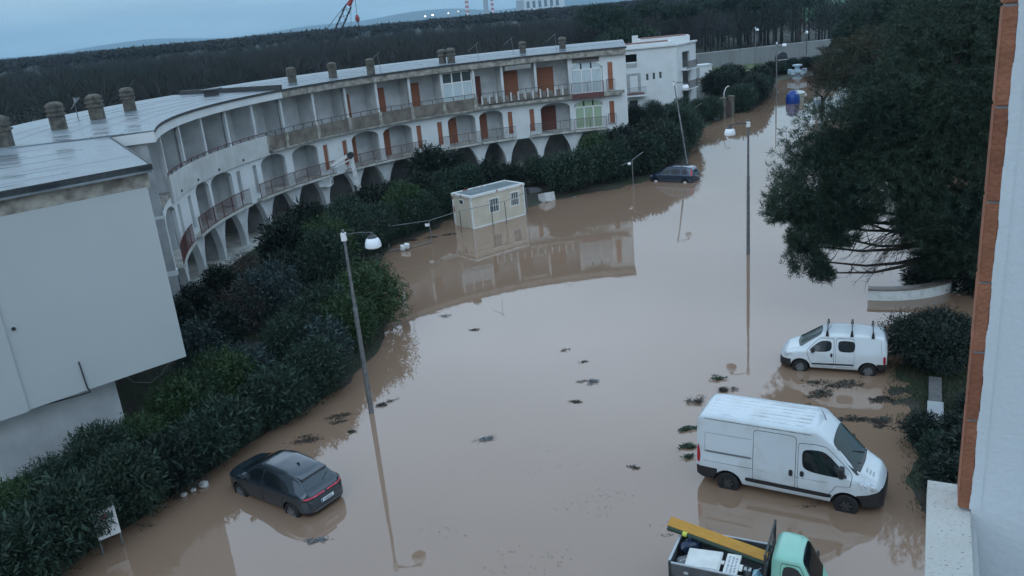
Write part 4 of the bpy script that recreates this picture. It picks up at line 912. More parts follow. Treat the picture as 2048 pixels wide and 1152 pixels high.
    def patch(s, root, name, outline, fn, m, rings=5, sub=4, close=True):
        """smooth rounded outline, mapped on the body by fn(u, v)"""
        P = [Vector(p) for p in outline]; n = len(P); pts = []
        for i in range(n):
            a, b = P[i], P[(i+1) % n]
            for k in range(sub): pts.append(a+(b-a)*k/sub)
        for _ in range(2):
            pts = [(pts[i-1]+pts[i]*2+pts[(i+1) % len(pts)])/4 for i in range(len(pts))]
        c = sum(pts, Vector((0, 0)))/len(pts); V = [fn(c.x, c.y)]; Fc = []; k = len(pts)
        for r in range(1, rings+1):
            for p in pts: q = c+(p-c)*r/rings; V.append(fn(q.x, q.y))
        for j in range(k): Fc.append((0, 1+j, 1+(j+1) % k))
        for r in range(rings-1):
            for j in range(k): a = 1+r*k; Fc.append((a+j, a+k+j, a+k+(j+1) % k, a+(j+1) % k))
        me = bpy.data.meshes.new(name); me.from_pydata(V, [], Fc); bm = bmesh.new(); bm.from_mesh(me); bmesh.ops.recalc_face_normals(bm, faces=bm.faces)
        # orient outward
        if sum(((f.normal.dot(f.calc_center_median()-Vector((f.calc_center_median().x, 0, .6)))) for f in bm.faces)) < 0: bmesh.ops.reverse_faces(bm, faces=bm.faces)
        bm.to_mesh(me); bm.free(); smooth_mesh(me); return link(name, me, m, root)
    def side(s, root, name, outline, m, off=.006, sides=(-1, 1), **k):
        out = []
        for sy in sides: out.append(s.patch(root, name, outline, lambda x, z: (x, sy*(s.side_y(x, z)+off), z), m, **k))
        return out
    def door(s, root, outline, m, sides=(-1, 1), handle=None, hm=None):
        c = sum((Vector(p) for p in outline), Vector((0, 0)))/len(outline)
        big = [c+(Vector(p)-c)*(1+.018/max(.2, (Vector(p)-c).length)) for p in outline]
        for sy in sides:
            s.patch(root, 'door_gap', big, lambda x, z: (x, sy*(s.side_y(x, z)+.0025), z), SEAM, rings=8, sub=12)
            d = s.patch(root, 'door', outline, lambda x, z: (x, sy*(s.side_y(x, z)+.006), z), m, rings=8, sub=12)
            if handle:
                x0, x1, z0, z1 = handle; s.patch(d, 'handle', [(x0, z0), (x1, z0), (x1, z1), (x0, z1)], lambda x, z: (x, sy*(s.side_y(x, z)+.018), z), hm or MT['black'], rings=2)
    def topp(s, root, name, outline, m, off=.006, **k): return s.patch(root, name, outline, lambda x, y: (x, y, s.top_z(x, y)+off), m, **k)
    def wheels(s, root, axles, r, half, width=.2, rimr=None, rimm=None, spokes=7, cap=None):
        rimr = rimr or r*.64
        for x in axles:
            for sy in (-1, 1):
                y = sy*half; mb = MB(); w = width/2
                mb.lathe([(rimr, -w), (r-.03, -w), (r, -w+.035), (r, w-.035), (r-.03, w), (rimr, w)], (x, y, r), 28, axis='y'); wh = mb.build('wheel', MT['rubber'], root, smooth=True)
                mb = MB(); o = sy*(w-.02)
                mb.lathe([(rimr, o-sy*.02), (rimr-.015, o+sy*.012), (rimr-.04, o-sy*.035), (.0, o-sy*.04)] if spokes else [(rimr, o), (rimr*.8, o+sy*.02), (0, o+sy*.02)], (x, y, r), 24, axis='y')
                for k in range(spokes):
                    a = 2*math.pi*k/spokes; c, sn = math.cos(a), math.sin(a)
                    u = Vector((c, 0, sn)); t = Vector((-sn, 0, c)); p = Vector((x, y+o, r))
                    v = [p+u*.03+t*.035, p+u*(rimr-.02)+t*.03, p+u*(rimr-.02)-t*.03, p+u*.03-t*.035]; yy = Vector((0, sy*.014, 0))
                    mb.hexa([q-yy for q in v], [q+yy for q in v])
                mb.lathe([(.06, o), (.05, o+sy*.03), (0, o+sy*.032)], (x, y, r), 12, axis='y')
                mb.build('rim', rimm or MT['metal'], wh, smooth=True, ang=30)
    def mirror(s, root, x, z, m, dy=.12, size=(.09, .12, .17)):
        for sy in (-1, 1):
            y = sy*(s.side_y(x, z)+dy); a, b, c = size; mb = MB(); mb.bevbox(x-a, x+a, y-b, y+b, z-c*.5, z+c*.6, .035); mb.tube((x, y, z-c*.3), (x+.03, sy*(s.side_y(x, z)-.02), z-c*.4), .03); q = mb.build('wing_mirror', m, root, smooth=True, ang=50)
            mb = MB(); mb.box(x-a-.006, x-a-.002, y-b*.8, y+b*.8, z-c*.35, z+c*.45); mb.build('mirror_glass', CHROME, q)
def veh(name, label, cat, near_front, near_rear, half, depth, left_near):
    """placed by where the near wheels meet the water"""
    f, r = Vector(near_front), Vector(near_rear); h = (f-r).normalized(); mid = (f+r)/2; nrm = Vector((-h.y, h.x))
    if not left_near: nrm = -nrm
    c = mid-nrm*half
    return thing(name, label, cat, (c.x, c.y, -depth), math.atan2(h.y, h.x))

# ---------------------------------------------------------------- large white panel van
WVAN = paint('van_white', (.58, .62, .64), (.47, .48, .46))
sp = dict(x0=-2.72, x1=2.68, crown=.03,
 top=[(-2.72, 2.34), (-2.62, 2.48), (-2.3, 2.52), (.72, 2.53), (.85, 2.52), (1.28, 2.16), (2.0, 1.40), (2.1, 1.34), (2.5, 1.12), (2.62, .98), (2.68, .8)],
 sh=[(-2.72, 1.15), (1.2, 1.15), (2.0, 1.2), (2.5, 1.0), (2.68, .7)], bot=[(-2.72, .40), (-2.5, .33), (2.3, .30), (2.68, .26)],
 w=[(-2.72, .93), (-2.6, 1.0), (-2.2, 1.02), (1.9, 1.02), (2.3, .95), (2.55, .80), (2.68, .58)], wr=[(-2.72, .80), (-2.5, .86), (.7, .87), (1.25, .76), (2.0, .80), (2.5, .66), (2.68, .5)])
van = veh('panel_van', 'large white high-roof panel van parked nose to the dark shrubs', 'van', (9.05, 20.85), (6.2, 22.55), .95, .13, False)
C = Car(sp)
def reg(c):
    if c.x > 1.98 and c.z < .74+.22*(c.x-2.0): return 'front_bumper'
    if c.x < -2.05 and c.z < .80: return 'rear_bumper'
    return 'body'
C.body(van, {'body': WVAN, 'front_bumper': MT['black'], 'rear_bumper': MT['black'], 'wheel_well': MT['black']}, reg, [(-1.725, .36, .44), (1.725, .36, .44)], [((2.0, 0, .74), (-.22, 0, 1)), ((1.98, 0, 0), (1, 0, 0)), ((0, 0, .80), (0, 0, 1)), ((-2.05, 0, 0), (1, 0, 0))])
C.wheels(van, (-1.725, 1.725), .345, .90, .22, rimr=.19, rimm=mat('dark_rim', (.07, .07, .07), .5, metal=.5), spokes=6)
C.door(van, [(-.95, .62), (.28, .62), (.28, 1.5), (.28, 2.28), (-.95, 2.28), (-.95, 1.5)], WVAN, sides=(-1,), handle=(.10, .22, 1.02, 1.22))
C.door(van, [(.36, .60), (1.22, .60), (1.42, .95), (1.82, 1.0), (1.85, 1.35), (1.12, 2.05), (.8, 2.12), (.36, 2.10)], WVAN, handle=(.42, .54, 1.06, 1.24))
C.side(van, 'side_window', [(.48, 1.36), (.70, 1.26), (1.2, 1.22), (1.72, 1.22), (1.72, 1.3), (1.1, 1.93), (.75, 1.96), (.46, 1.90)], CARGLASS, .012, rings=5)
C.topp(van, 'windscreen', [(1.27, -.70), (1.6, -.78), (2.04, -.86), (2.10, 0), (2.04, .86), (1.6, .78), (1.27, .70), (1.25, 0)], GLASS_T, .008, rings=10, sub=6)
for y in (-.45, .2): 
    a = [(1.35, y), (1.99, y+.15)]; mb = MB(); mb.tube((a[1][0]+.02, a[1][1], C.top_z(*a[1])+.02), (1.75, y-.35, C.top_z(1.75, y-.35)+.02), .012); mb.build('wiper', MT['black'], van)
C.side(van, 'headlight', [(2.0, 1.14), (2.2, .88), (2.52, .86), (2.55, .97), (2.3, 1.16), (2.08, 1.22)], HEAD, .012)
C.side(van, 'indicator', [(2.36, .92), (2.50, .90), (2.50, .96), (2.36, 1.0)], CHROME, .016, rings=2)
C.side(van, 'tail_light', [(-2.71, .92), (-2.60, .92), (-2.58, 1.2), (-2.64, 1.5), (-2.70, 1.5)], REDL, .012, rings=3)
C.side(van, 'rub_strip', [(-1.18, .56), (1.3, .52), (1.34, .66), (-1.18, .70)], MT['black'], .02, rings=3, sub=10)
C.side(van, 'door_rail', [(-2.45, 1.32), (-1.0, 1.32), (-1.0, 1.385), (-2.45, 1.385)], MT['grey'], .014, sides=(-1,), rings=2, sub=8)
C.side(van, 'crease_line', [(-2.5, 1.02), (1.4, 1.0), (1.4, 1.012), (-2.5, 1.032)], SEAM, .005, rings=1, sub=12)
C.side(van, 'panel_line', [(-2.45, 1.95), (-1.02, 1.95), (-1.02, 1.958), (-2.45, 1.958)], SEAM, .005, rings=1, sub=12)
C.side(van, 'panel_line', [(-2.45, 1.38), (-2.442, 1.38), (-2.442, 1.95), (-2.45, 1.95)], SEAM, .005, rings=1, sub=8)
C.mirror(van, 1.58, 1.42, MT['black'], .13, (.07, .12, .30))
GUT = mat('dirty_gutter', (.28, .30, .28), .7, (.14, .15, .13), 6)
for sy in (-1, 1): mb = MB(); mb.path([(x, sy*(C.side_y(x, 2.40)-.005), 2.405) for x in np.linspace(-2.5, .7, 12)], .018, 6); mb.build('roof_gutter', GUT, van)
for k in range(7):
    y = -.66+.22*k; mb = MB(); x0, x1 = -2.42, .62; q = [(x0, y-.05), (x1, y-.05), (x1, y+.05), (x0, y+.05)]
    mb.hexa([(x, yy, C.top_z(x, yy)-.01) for x, yy in q], [(x, yy*1.0+(y-yy)*.45, C.top_z(x, yy)+.018) for x, yy in q]); mb.build('roof_rib', mat('dirty_roof%d' % k, (.66, .68, .70), .35, (.42, .44, .44), 2.2, contrast=(.45, .7)), van)
for k in range(3): mb = MB(); x = 2.2+.09*k; q = [(x-.03, -.30+.0*k), (x+.02, -.30), (x+.02, -.52), (x-.03, -.52)]; mb.add([(a, b, C.top_z(a, b)+.006) for a, b in q], [(0, 1, 2, 3)]); mb.build('bonnet_vent', MT['plaster_d'], van)
mb = MB(); mb.tube((.95, .1, C.top_z(.95, .1)), (.80, .12, C.top_z(.95, .1)+.32), .012, .006); mb.build('aerial', MT['black'], van)

# ---------------------------------------------------------------- small white van with roof bars
WQ = paint('small_van_white', (.64, .67, .68), (.58, .60, .60))
sp = dict(x0=-1.90, x1=2.05, crown=.02,
 top=[(-1.90, 1.35), (-1.86, 1.58), (-1.75, 1.68), (-.9, 1.73), (.2, 1.71), (.45, 1.66), (1.28, 1.12), (1.36, 1.09), (1.75, .96), (1.95, .82), (2.05, .62)],
 sh=[(-1.9, 1.0), (.6, 1.0), (1.3, 1.0), (1.8, .85), (2.05, .5)], bot=[(-1.9, .34), (-1.7, .27), (1.8, .25), (2.05, .24)],
 w=[(-1.9, .76), (-1.8, .83), (-1.4, .86), (1.4, .86), (1.75, .80), (1.95, .66), (2.05, .45)], wr=[(-1.9, .60), (-1.6, .66), (.2, .68), (.5, .64), (1.3, .68), (1.8, .58), (2.05, .36)])
qb = veh('small_van', 'small white van with roof bars parked beside the clipped hedge', 'van', (11.25, 30.5), (13.55, 29.5), .76, .12, True)
C = Car(sp)
def reg(c):
    if c.x > 1.62 and c.z < .62: return 'front_bumper'
    if c.x < -1.55 and c.z < .62: return 'rear_bumper'
    return 'body'
C.body(qb, {'body': WQ, 'front_bumper': MT['black'], 'rear_bumper': MT['black'], 'wheel_well': MT['black']}, reg, [(-1.256, .31, .38), (1.256, .31, .38)], [((0, 0, .62), (0, 0, 1)), ((1.62, 0, 0), (1, 0, 0)), ((-1.55, 0, 0), (1, 0, 0))])
C.wheels(qb, (-1.256, 1.256), .30, .75, .185, rimr=.19, rimm=MT['metal'], spokes=7)
C.door(qb, [(.02, .42), (.78, .42), (.93, .7), (1.02, 1.02), (.55, 1.52), (.02, 1.56)], WQ, handle=(.06, .14, .82, .98))
C.door(qb, [(-.72, .42), (-.06, .42), (-.06, 1.56), (-.72, 1.56)], WQ)
C.side(qb, 'side_window', [(.10, 1.03), (.9, 1.0), (.93, 1.08), (.52, 1.43), (.10, 1.47)], CARGLASS, .011)
C.side(qb, 'side_window', [(-.72, 1.05), (-.16, 1.05), (-.13, 1.3), (-.16, 1.48), (-.72, 1.48), (-.76, 1.3)], CARGLASS, .011)
C.topp(qb, 'windscreen', [(.50, -.52), (.9, -.58), (1.30, -.66), (1.38, 0), (1.30, .66), (.9, .58), (.50, .52), (.46, 0)], GLASS_T, .008, rings=10, sub=6)
C.side(qb, 'headlight', [(1.52, .88), (1.72, .74), (1.92, .70), (1.90, .80), (1.7, .92)], HEAD, .01)
C.side(qb, 'tail_light', [(-1.87, .62), (-1.78, .60), (-1.76, .95), (-1.86, .95)], REDL, .012, rings=3)
C.side(qb, 'rub_strip', [(-.72, .50), (.82, .46), (.85, .53), (-.72, .57)], MT['black'], .018, rings=3, sub=10)
C.mirror(qb, .80, 1.08, MT['black'], .10, (.06, .10, .17))
for x in (.28, -.62, -1.38):
    mb = MB(); z = C.top_z(x, 0)+.10; mb.tube((x, -.66, z), (x, .66, z), .022, n=10); rb = mb.build('roof_bar', MT['metal'], qb, smooth=True)
    for sy in (-1, 1): mb = MB(); mb.hexa([(x-.06, sy*.58, z-.17), (x+.06, sy*.58, z-.17), (x+.06, sy*.70, z-.19), (x-.06, sy*.70, z-.19)], [(x-.03, sy*.60, z+.03), (x+.03, sy*.60, z+.03), (x+.03, sy*.69, z+.03), (x-.03, sy*.69, z+.03)]); mb.build('bar_foot', MT['black'], rb)
C.side(qb, 'panel_line', [(-1.72, 1.0), (-1.712, 1.0), (-1.66, 1.55), (-1.668, 1.55)], SEAM, .004, rings=1)
mb = MB(); mb.tube((.28, .2, C.top_z(.28, .2)), (.13, .2, C.top_z(.28, .2)+.2), .012, .006); mb.build('aerial', MT['black'], qb)
# ---------------------------------------------------------------- dark coupe-like SUV
DK = mat('dark_slate_paint', (.028, .042, .055), .2, (.034, .05, .064), 1.5, coat=.9, metal=.4)
sp = dict(x0=-2.12, x1=2.2, crown=.02,
 top=[(-2.12, .78), (-2.08, .98), (-2.02, 1.06), (-1.93, 1.12), (-1.52, 1.44), (-1.3, 1.50), (-1.0, 1.54), (-.3, 1.58), (.25, 1.55), (.5, 1.48), (1.28, 1.08), (1.4, 1.04), (1.95, .93), (2.12, .82), (2.2, .6)],
 sh=[(-2.12, .72), (-1.9, 1.0), (-1.2, 1.02), (.8, .97), (1.4, .95), (1.95, .84), (2.2, .5)], bot=[(-2.12, .38), (-1.95, .30), (1.9, .25), (2.2, .28)],
 w=[(-2.12, .62), (-2.05, .74), (-1.85, .85), (-1.3, .895), (1.35, .89), (1.8, .83), (2.05, .70), (2.2, .48)], wr=[(-2.12, .50), (-1.98, .72), (-1.9, .70), (-1.5, .57), (-1.2, .57), (-.3, .60), (.4, .56), (1.3, .70), (1.9, .66), (2.2, .38)])
hr = veh('dark_suv', 'dark slate sloping-back SUV with red light bar stranded at the hedge', 'car', (-9.75, 25.0), (-7.68, 23.45), .78, .24, True)
C = Car(sp)
def reg(c):
    if c.x > 1.5 and c.z < .42 or c.x < -1.7 and c.z < .46 or c.z < .36: return 'lower_cladding'
    return 'body'
C.body(hr, {'body': DK, 'lower_cladding': MT['black'], 'wheel_well': MT['black']}, reg, [(-1.305, .34, .40), (1.305, .34, .40)], [((0, 0, .42), (0, 0, 1)), ((0, 0, .46), (0, 0, 1)), ((0, 0, .36), (0, 0, 1)), ((1.5, 0, 0), (1, 0, 0)), ((-1.7, 0, 0), (1, 0, 0))])
C.wheels(hr, (-1.305, 1.305), .335, .78, .21, rimr=.225, rimm=MT['metal'], spokes=5)
C.door(hr, [(.05, .42), (.85, .42), (1.0, .7), (1.05, 1.0), (.55, 1.36), (.05, 1.46)], DK, handle=(.12, .3, .92, .95), hm=DK)
C.door(hr, [(-.85, .42), (-.02, .42), (-.02, 1.46), (-.6, 1.42), (-1.15, 1.1), (-1.0, .75)], DK)
C.side(hr, 'side_window', [(.08, 1.03), (1.0, 1.03), (.52, 1.36), (.08, 1.42)], CARGLASS, .011)
C.side(hr, 'side_window', [(-1.35, 1.08), (-.9, 1.05), (0, 1.04), (0, 1.42), (-.55, 1.40), (-1.0, 1.27)], CARGLASS, .011)
C.topp(hr, 'windscreen', [(.46, -.47), (.9, -.58), (1.30, -.67), (1.38, 0), (1.30, .67), (.9, .58), (.46, .47), (.42, 0)], CARGLASS, .008, rings=10, sub=6)
C.topp(hr, 'rear_window', [(-1.90, -.62), (-1.56, -.50), (-1.54, 0), (-1.56, .50), (-1.90, .62), (-1.93, 0)], mat('rear_glass', (.03, .045, .055), .05, spec=.9), .008, rings=8, sub=6)
mb = MB(); q = [(-1.66, -.52), (-1.66, .52), (-1.28, .52), (-1.28, -.52)]
mb.hexa([(x, y, C.top_z(max(x, -1.46), y)-.035-(.03 if x < -1.5 else 0)) for x, y in q], [(x, y, C.top_z(max(x, -1.46), y)+.012) for x, y in q]); mb.build('spoiler', DK, hr)
mb = MB(); mb.box(-1.63, -1.59, -.50, .50, 1.36, 1.40); mb.build('painted_spoiler_shade', MT['black'], hr)  # solid black bar painting in the shade under the spoiler lip
def rearstrip(name, z0, z1, y0, y1, m, off=.012, n=20):
    mb = MB(); vs = []; fs = []
    for i in range(n+1):
        y = y0+(y1-y0)*i/n
        for z in (z0, z1): x = C.end_x(y, z, False); vs += [(x-off, y, z), (x+.02, y, z)]
    for i in range(n):
        o = 4*i
        for a, b in ((0, 2), (2, 3), (3, 1), (1, 0)): fs.append((o+a, o+b, o+4+b, o+4+a))
    fs += [(0, 1, 3, 2), (4*n+2, 4*n+3, 4*n+1, 4*n)]
    mb.add(vs, fs); return mb.build(name, m, hr)
LB = mat('light_bar_red', (.75, .07, .11), .25); 
rearstrip('light_bar', .905, .945, -.80, -.06, LB); rearstrip('light_bar', .905, .945, .06, .80, LB)
rearstrip('tail_light', .84, .90, -.84, -.52, MT['black']); rearstrip('tail_light', .84, .90, .52, .84, MT['black'])
rearstrip('number_plate', .62, .73, -.26, .26, PLATE, .02, 4); rearstrip('plate_band', .622, .728, .215, .255, PLB, .0225, 2)
for k in range(6): rearstrip('plate_character', .645, .705, -.17+.055*k, -.135+.055*k, MT['grey'], .0225, 1)
rearstrip('skid_trim', .44, .47, -.62, .62, MT['metal'])
mb = MB(); mb.hexa([(-.98, -.025, 1.53), (-.80, -.012, 1.545), (-.80, .012, 1.545), (-.98, .025, 1.53)], [(-1.0, -.008, 1.64), (-.95, -.006, 1.63), (-.95, .006, 1.63), (-1.0, .008, 1.64)]); mb.build('shark_fin_aerial', MT['black'], hr)
mb = MB(); mb.tube((-1.89, -.1, C.top_z(-1.89, .1)+.02), (-1.76, -.42, C.top_z(-1.76, .42)+.02), .012); mb.build('rear_wiper', MT['black'], hr)
C.mirror(hr, .92, 1.08, DK, .10, (.06, .10, .15))
for sy in (-1, 1): mb = MB(); mb.path([(x, sy*(.56-.02*abs(x)), C.top_z(x, .56)+.012) for x in np.linspace(-1.0, .35, 8)], .014); mb.build('roof_trim', MT['black'], hr)
C.side(hr, 'headlight', [(1.85, .82), (2.05, .72), (2.12, .76), (1.9, .88)], HEAD, .01)
# ---------------------------------------------------------------- compact blue-grey car
BG = mat('blue_grey_paint', (.018, .034, .065), .2, (.025, .042, .075), 1.5, coat=.9, metal=.4)
sp = dict(x0=-1.98, x1=2.08, crown=.02,
 top=[(-1.98, 1.0), (-1.93, 1.30), (-1.75, 1.52), (-1.4, 1.60), (0, 1.63), (.35, 1.58), (1.30, 1.08), (1.42, 1.04), (1.9, .86), (2.08, .6)],
 sh=[(-1.98, .95), (1.3, .95), (1.85, .78), (2.08, .5)], bot=[(-1.98, .3), (2.08, .25)],
 w=[(-1.98, .70), (-1.85, .80), (-1.3, .85), (1.3, .85), (1.8, .77), (2.08, .45)], wr=[(-1.98, .55), (-1.4, .60), (.3, .60), (1.3, .66), (1.85, .58), (2.08, .36)])
zf = veh('compact_car', 'dark blue-grey compact people carrier sunk to its wheels beside the leaning lamp', 'car', (12.95, 69.45), (15.15, 67.8), .74, .36, True)
C = Car(sp); C.body(zf, {'body': BG, 'wheel_well': MT['black'], 'lower_cladding': MT['black']}, lambda c: 'lower_cladding' if c.z < .4 else 'body', [(-1.315, .31, .37), (1.315, .31, .37)], [((0, 0, .4), (0, 0, 1))])
C.wheels(zf, (-1.315, 1.315), .30, .74, .19, rimr=.20, rimm=MT['white'], spokes=6)
C.door(zf, [(.05, .42), (.9, .42), (1.0, .95), (.5, 1.42), (.05, 1.48)], BG); C.door(zf, [(-.95, .42), (-.02, .42), (-.02, 1.48), (-.9, 1.46)], BG)
C.side(zf, 'side_window', [(.05, 1.0), (.98, .98), (.48, 1.40), (.05, 1.45)], GLASS_T, .011); C.side(zf, 'side_window', [(-.85, 1.0), (-.03, 1.0), (-.03, 1.45), (-.85, 1.45)], CARGLASS, .011); C.side(zf, 'side_window', [(-1.55, 1.05), (-1.0, 1.02), (-1.0, 1.45), (-1.45, 1.42)], CARGLASS, .011)
C.topp(zf, 'windscreen', [(.42, -.5), (1.30, -.64), (1.38, 0), (1.30, .64), (.42, .5), (.38, 0)], GLASS_T, .008, rings=8, sub=6)
C.side(zf, 'headlight', [(1.65, .82), (1.95, .70), (2.0, .76), (1.75, .88)], HEAD, .01); C.side(zf, 'tail_light', [(-1.95, .95), (-1.80, .93), (-1.74, 1.45), (-1.82, 1.45)], REDL, .012, rings=3)
C.mirror(zf, .9, 1.02, BG, .1, (.06, .1, .15))
for sy in (-1, 1): mb = MB(); mb.path([(x, sy*.55, C.top_z(x, .55)+.035) for x in np.linspace(-1.4, .25, 8)], .018); mb.build('roof_rail', MT['black'], zf)
# ---------------------------------------------------------------- mint green tipper pickup
MINT = paint('mint_paint', (.26, .55, .43), (.23, .50, .39), .3)
pk = thing('pickup_truck', 'mint green cab-over pickup with grey dropside bed loaded with junk', 'pickup', (5.5, 17.65, -.13), math.atan2(-.46, .89))
sp = dict(x0=.46, x1=1.68, crown=.02,
 top=[(.46, 1.70), (.52, 1.80), (.7, 1.83), (1.05, 1.81), (1.18, 1.74), (1.56, 1.02), (1.60, .98), (1.68, .85)],
 sh=[(.46, 1.02), (1.5, 1.0), (1.68, .7)], bot=[(.46, .35), (1.68, .32)], w=[(.46, .70), (.6, .72), (1.4, .72), (1.58, .66), (1.68, .52)], wr=[(.46, .56), (.6, .60), (1.1, .58), (1.5, .60), (1.68, .44)])
C = Car(sp); C.body(pk, {'cab': MINT, 'front_bumper': MT['black'], 'wheel_well': MT['black']}, lambda c: 'front_bumper' if c.z < .5 and c.x > 1.3 else 'cab', [(1.02, .28, .33)], [((0, 0, .5), (0, 0, 1)), ((1.3, 0, 0), (1, 0, 0))])
C.wheels(pk, (1.02, -.85), .265, .62, .16, rimr=.165, rimm=MT['grey'], spokes=6)
C.door(pk, [(.68, .5), (1.28, .55), (1.42, .98), (1.12, 1.66), (.68, 1.68)], MINT, handle=(.56, .62, .88, 1.0))
C.side(pk, 'side_window', [(.72, 1.06), (1.36, 1.04), (1.1, 1.62), (.72, 1.64)], CARGLASS, .011)
C.topp(pk, 'windscreen', [(1.17, -.50), (1.54, -.60), (1.58, 0), (1.54, .60), (1.17, .50), (1.15, 0)], CARGLASS, .008, rings=8, sub=6)
C.side(pk, 'fuel_cap', [(.52, .9), (.58, .9), (.58, 1.04), (.52, 1.04)], MT['black'], .012, rings=2)
C.side(pk, 'headlight', [(1.5, .72), (1.64, .66), (1.64, .78), (1.52, .86)], HEAD, .01)
C.mirror(pk, 1.38, 1.12, MT['black'], .1, (.04, .07, .2))
GB_ = mat('bed_grey', (.13, .14, .15), .55, (.09, .095, .10), 3, metal=.3); RIM_ = mat('bed_rim', (.42, .45, .47), .5)
bx0, bx1, bw, bf, bt = -2.05, .36, .78, .80, 1.16
mb = MB(); mb.box(bx0, bx1, -bw, bw, bf-.08, bf); mb.build('bed_floor', mat('bed_floor', (.03, .03, .032), .8), pk)
mb = MB(); mb.box(-1.9, .5, -.35, .35, .42, bf-.081); mb.build('chassis', MT['black'], pk)
for sy in (-1, 1):
    mb = MB(); mb.box(bx0+.06, bx1-.06, min(sy*bw, sy*(bw-.035)), max(sy*bw, sy*(bw-.035)), bf+.001, bt); sd = mb.build('side_board', GB_, pk)
    mb = MB(); mb.box(bx0+.06, bx1-.06, min(sy*(bw+.006), sy*(bw-.041)), max(sy*(bw+.006), sy*(bw-.041)), bt+.001, bt+.03); mb.build('top_edge', RIM_, sd)
    for k in range(3): mb = MB(); x = bx0+.45+k*.8; y = sy*(bw+.012); mb.bevbox(x-.06, x+.06, y-.011, y+.011, bf+.12, bf+.2, .01); mb.build('latch', RIM_, sd)
    mb = MB(); mb.box(bx0-.0, bx0+.058, min(sy*(bw+.02), sy*(bw-.06)), max(sy*(bw+.02), sy*(bw-.06)), bf-.08, bt+.05); mb.build('corner_post', MT['steel_d'], pk)
mb = MB(); mb.box(bx0-.02, bx0+.02, -bw+.061, bw-.061, bf-.02, bt); tb = mb.build('tail_board', GB_, pk); mb = MB(); mb.box(bx0-.03, bx0+.03, -bw+.061, bw-.061, bt+.001, bt+.03); mb.build('top_edge', RIM_, tb)
mb = MB()
for y in (-bw, bw-.05): mb.box(bx1-.05, bx1, y, y+.05, bf-.08, 1.95)
mb.box(bx1-.045, bx1-.005, -bw+.051, bw-.051, 1.88, 1.94); mb.box(bx1-.045, bx1-.005, -bw+.051, bw-.051, bf, 1.45)
for k in range(5): y = -.55+.27*k; mb.box(bx1-.035, bx1-.015, y-.012, y+.012, 1.451, 1.879)
mb.build('headboard_frame', MT['steel_d'], pk)
mb = MB(); mb.box(bx1-.6, bx1-.05, -.02, .04, 1.1, 1.14); mb.build('brace', MT['steel_d'], pk)
# load (things of their own, in world space)
PKM = Matrix.Translation((5.5, 17.65, -.13)) @ Matrix.Rotation(math.atan2(-.46, .89), 4, 'Z')
def load(name, label, cat, p, rot=(0, 0, 0)):
    o = thing(name, label, cat); o.matrix_world = PKM @ Matrix.Translation(p) @ (Matrix.Rotation(rot[2], 4, 'Z') @ Matrix.Rotation(rot[1], 4, 'Y') @ Matrix.Rotation(rot[0], 4, 'X')); 
    l, r, s_ = o.matrix_world.decompose(); o.location = l; o.rotation_euler = r.to_euler(); return o
YEL = mat('yellow_formwork', (.55, .27, .03), .5, (.46, .22, .025), 3, stretch=(1, 6, 1))
o = load('formwork_board', 'long orange-yellow formwork board lying diagonally across the pickup bed', 'board', (-1.0, .36, 1.33), (R_(30), R_(4), R_(-10)))
mb = MB(); mb.bevbox(-1.42, 1.28, -.14, .14, -.02, .02, .006); mb.build('panel', YEL, o); mb = MB(); mb.box(-1.425, -1.42, -.139, .139, -.019, .019); mb.build('end_grain', mat('end_grain', (.4, .28, .1), .8), o)
o = load('green_tube', 'dark green tube with yellow clip lying beside the orange board on the pickup', 'tube', (-1.0, .17, 1.24), (0, R_(4), R_(-10)))
mb = MB(); mb.tube((-1.42, 0, 0), (1.25, 0, 0), .055, .055, 12); mb.build('tube', mat('dark_green', (.012, .035, .022), .5), o, smooth=True); mb = MB(); mb.tube((-.98, 0, 0), (-.86, 0, 0), .066, .066, 12); mb.build('clip', mat('clip_yellow', (.6, .6, .08), .5), o)
CRT = mat('crate_white', (.72, .72, .68), .45, (.62, .62, .58), 3)
o = load('plastic_lid', 'large white plastic container lid lying flat on the pickup bed', 'lid', (-1.25, -.33, 1.12), (R_(6), R_(-3), R_(2)))
mb = MB(); mb.bevbox(-.44, .44, -.36, .36, -.03, .03, .025); mb.bevbox(-.40, .40, -.32, .32, .031, .045, .006); mb.build('lid', CRT, o); mb = MB(); mb.bevbox(.44, .52, -.06, .06, -.02, .015, .01); mb.build('tab', CRT, o)
o = load('marked_lid', 'smaller white plastic lid with handwriting lying next to the large lid', 'lid', (-.53, -.38, 1.16), (R_(8), R_(-2), R_(0)))
mb = MB(); mb.bevbox(-.18, .18, -.38, .38, -.03, .03, .022); lid = mb.build('lid', CRT, o)
mb = MB(); mb.bevbox(.18, .27, -.14, .08, -.02, .015, .01); mb.build('tab', CRT, o)
rr_ = random.Random(12); INK = mat('ink', (.05, .09, .22), .7)
for row, x in enumerate((-.09, 0.0, .09)):     # handwritten strokes
    y = -.26
    while y < .26:
        mb = MB(); h = rr_.uniform(.02, .035); mb.path([(x-h, y, .0335), (x+h, y+rr_.uniform(-.01, .02), .0335), (x, y+.02, .0335)], .0035, 4); mb.build('handwriting', INK, lid); y += rr_.uniform(.035, .06)
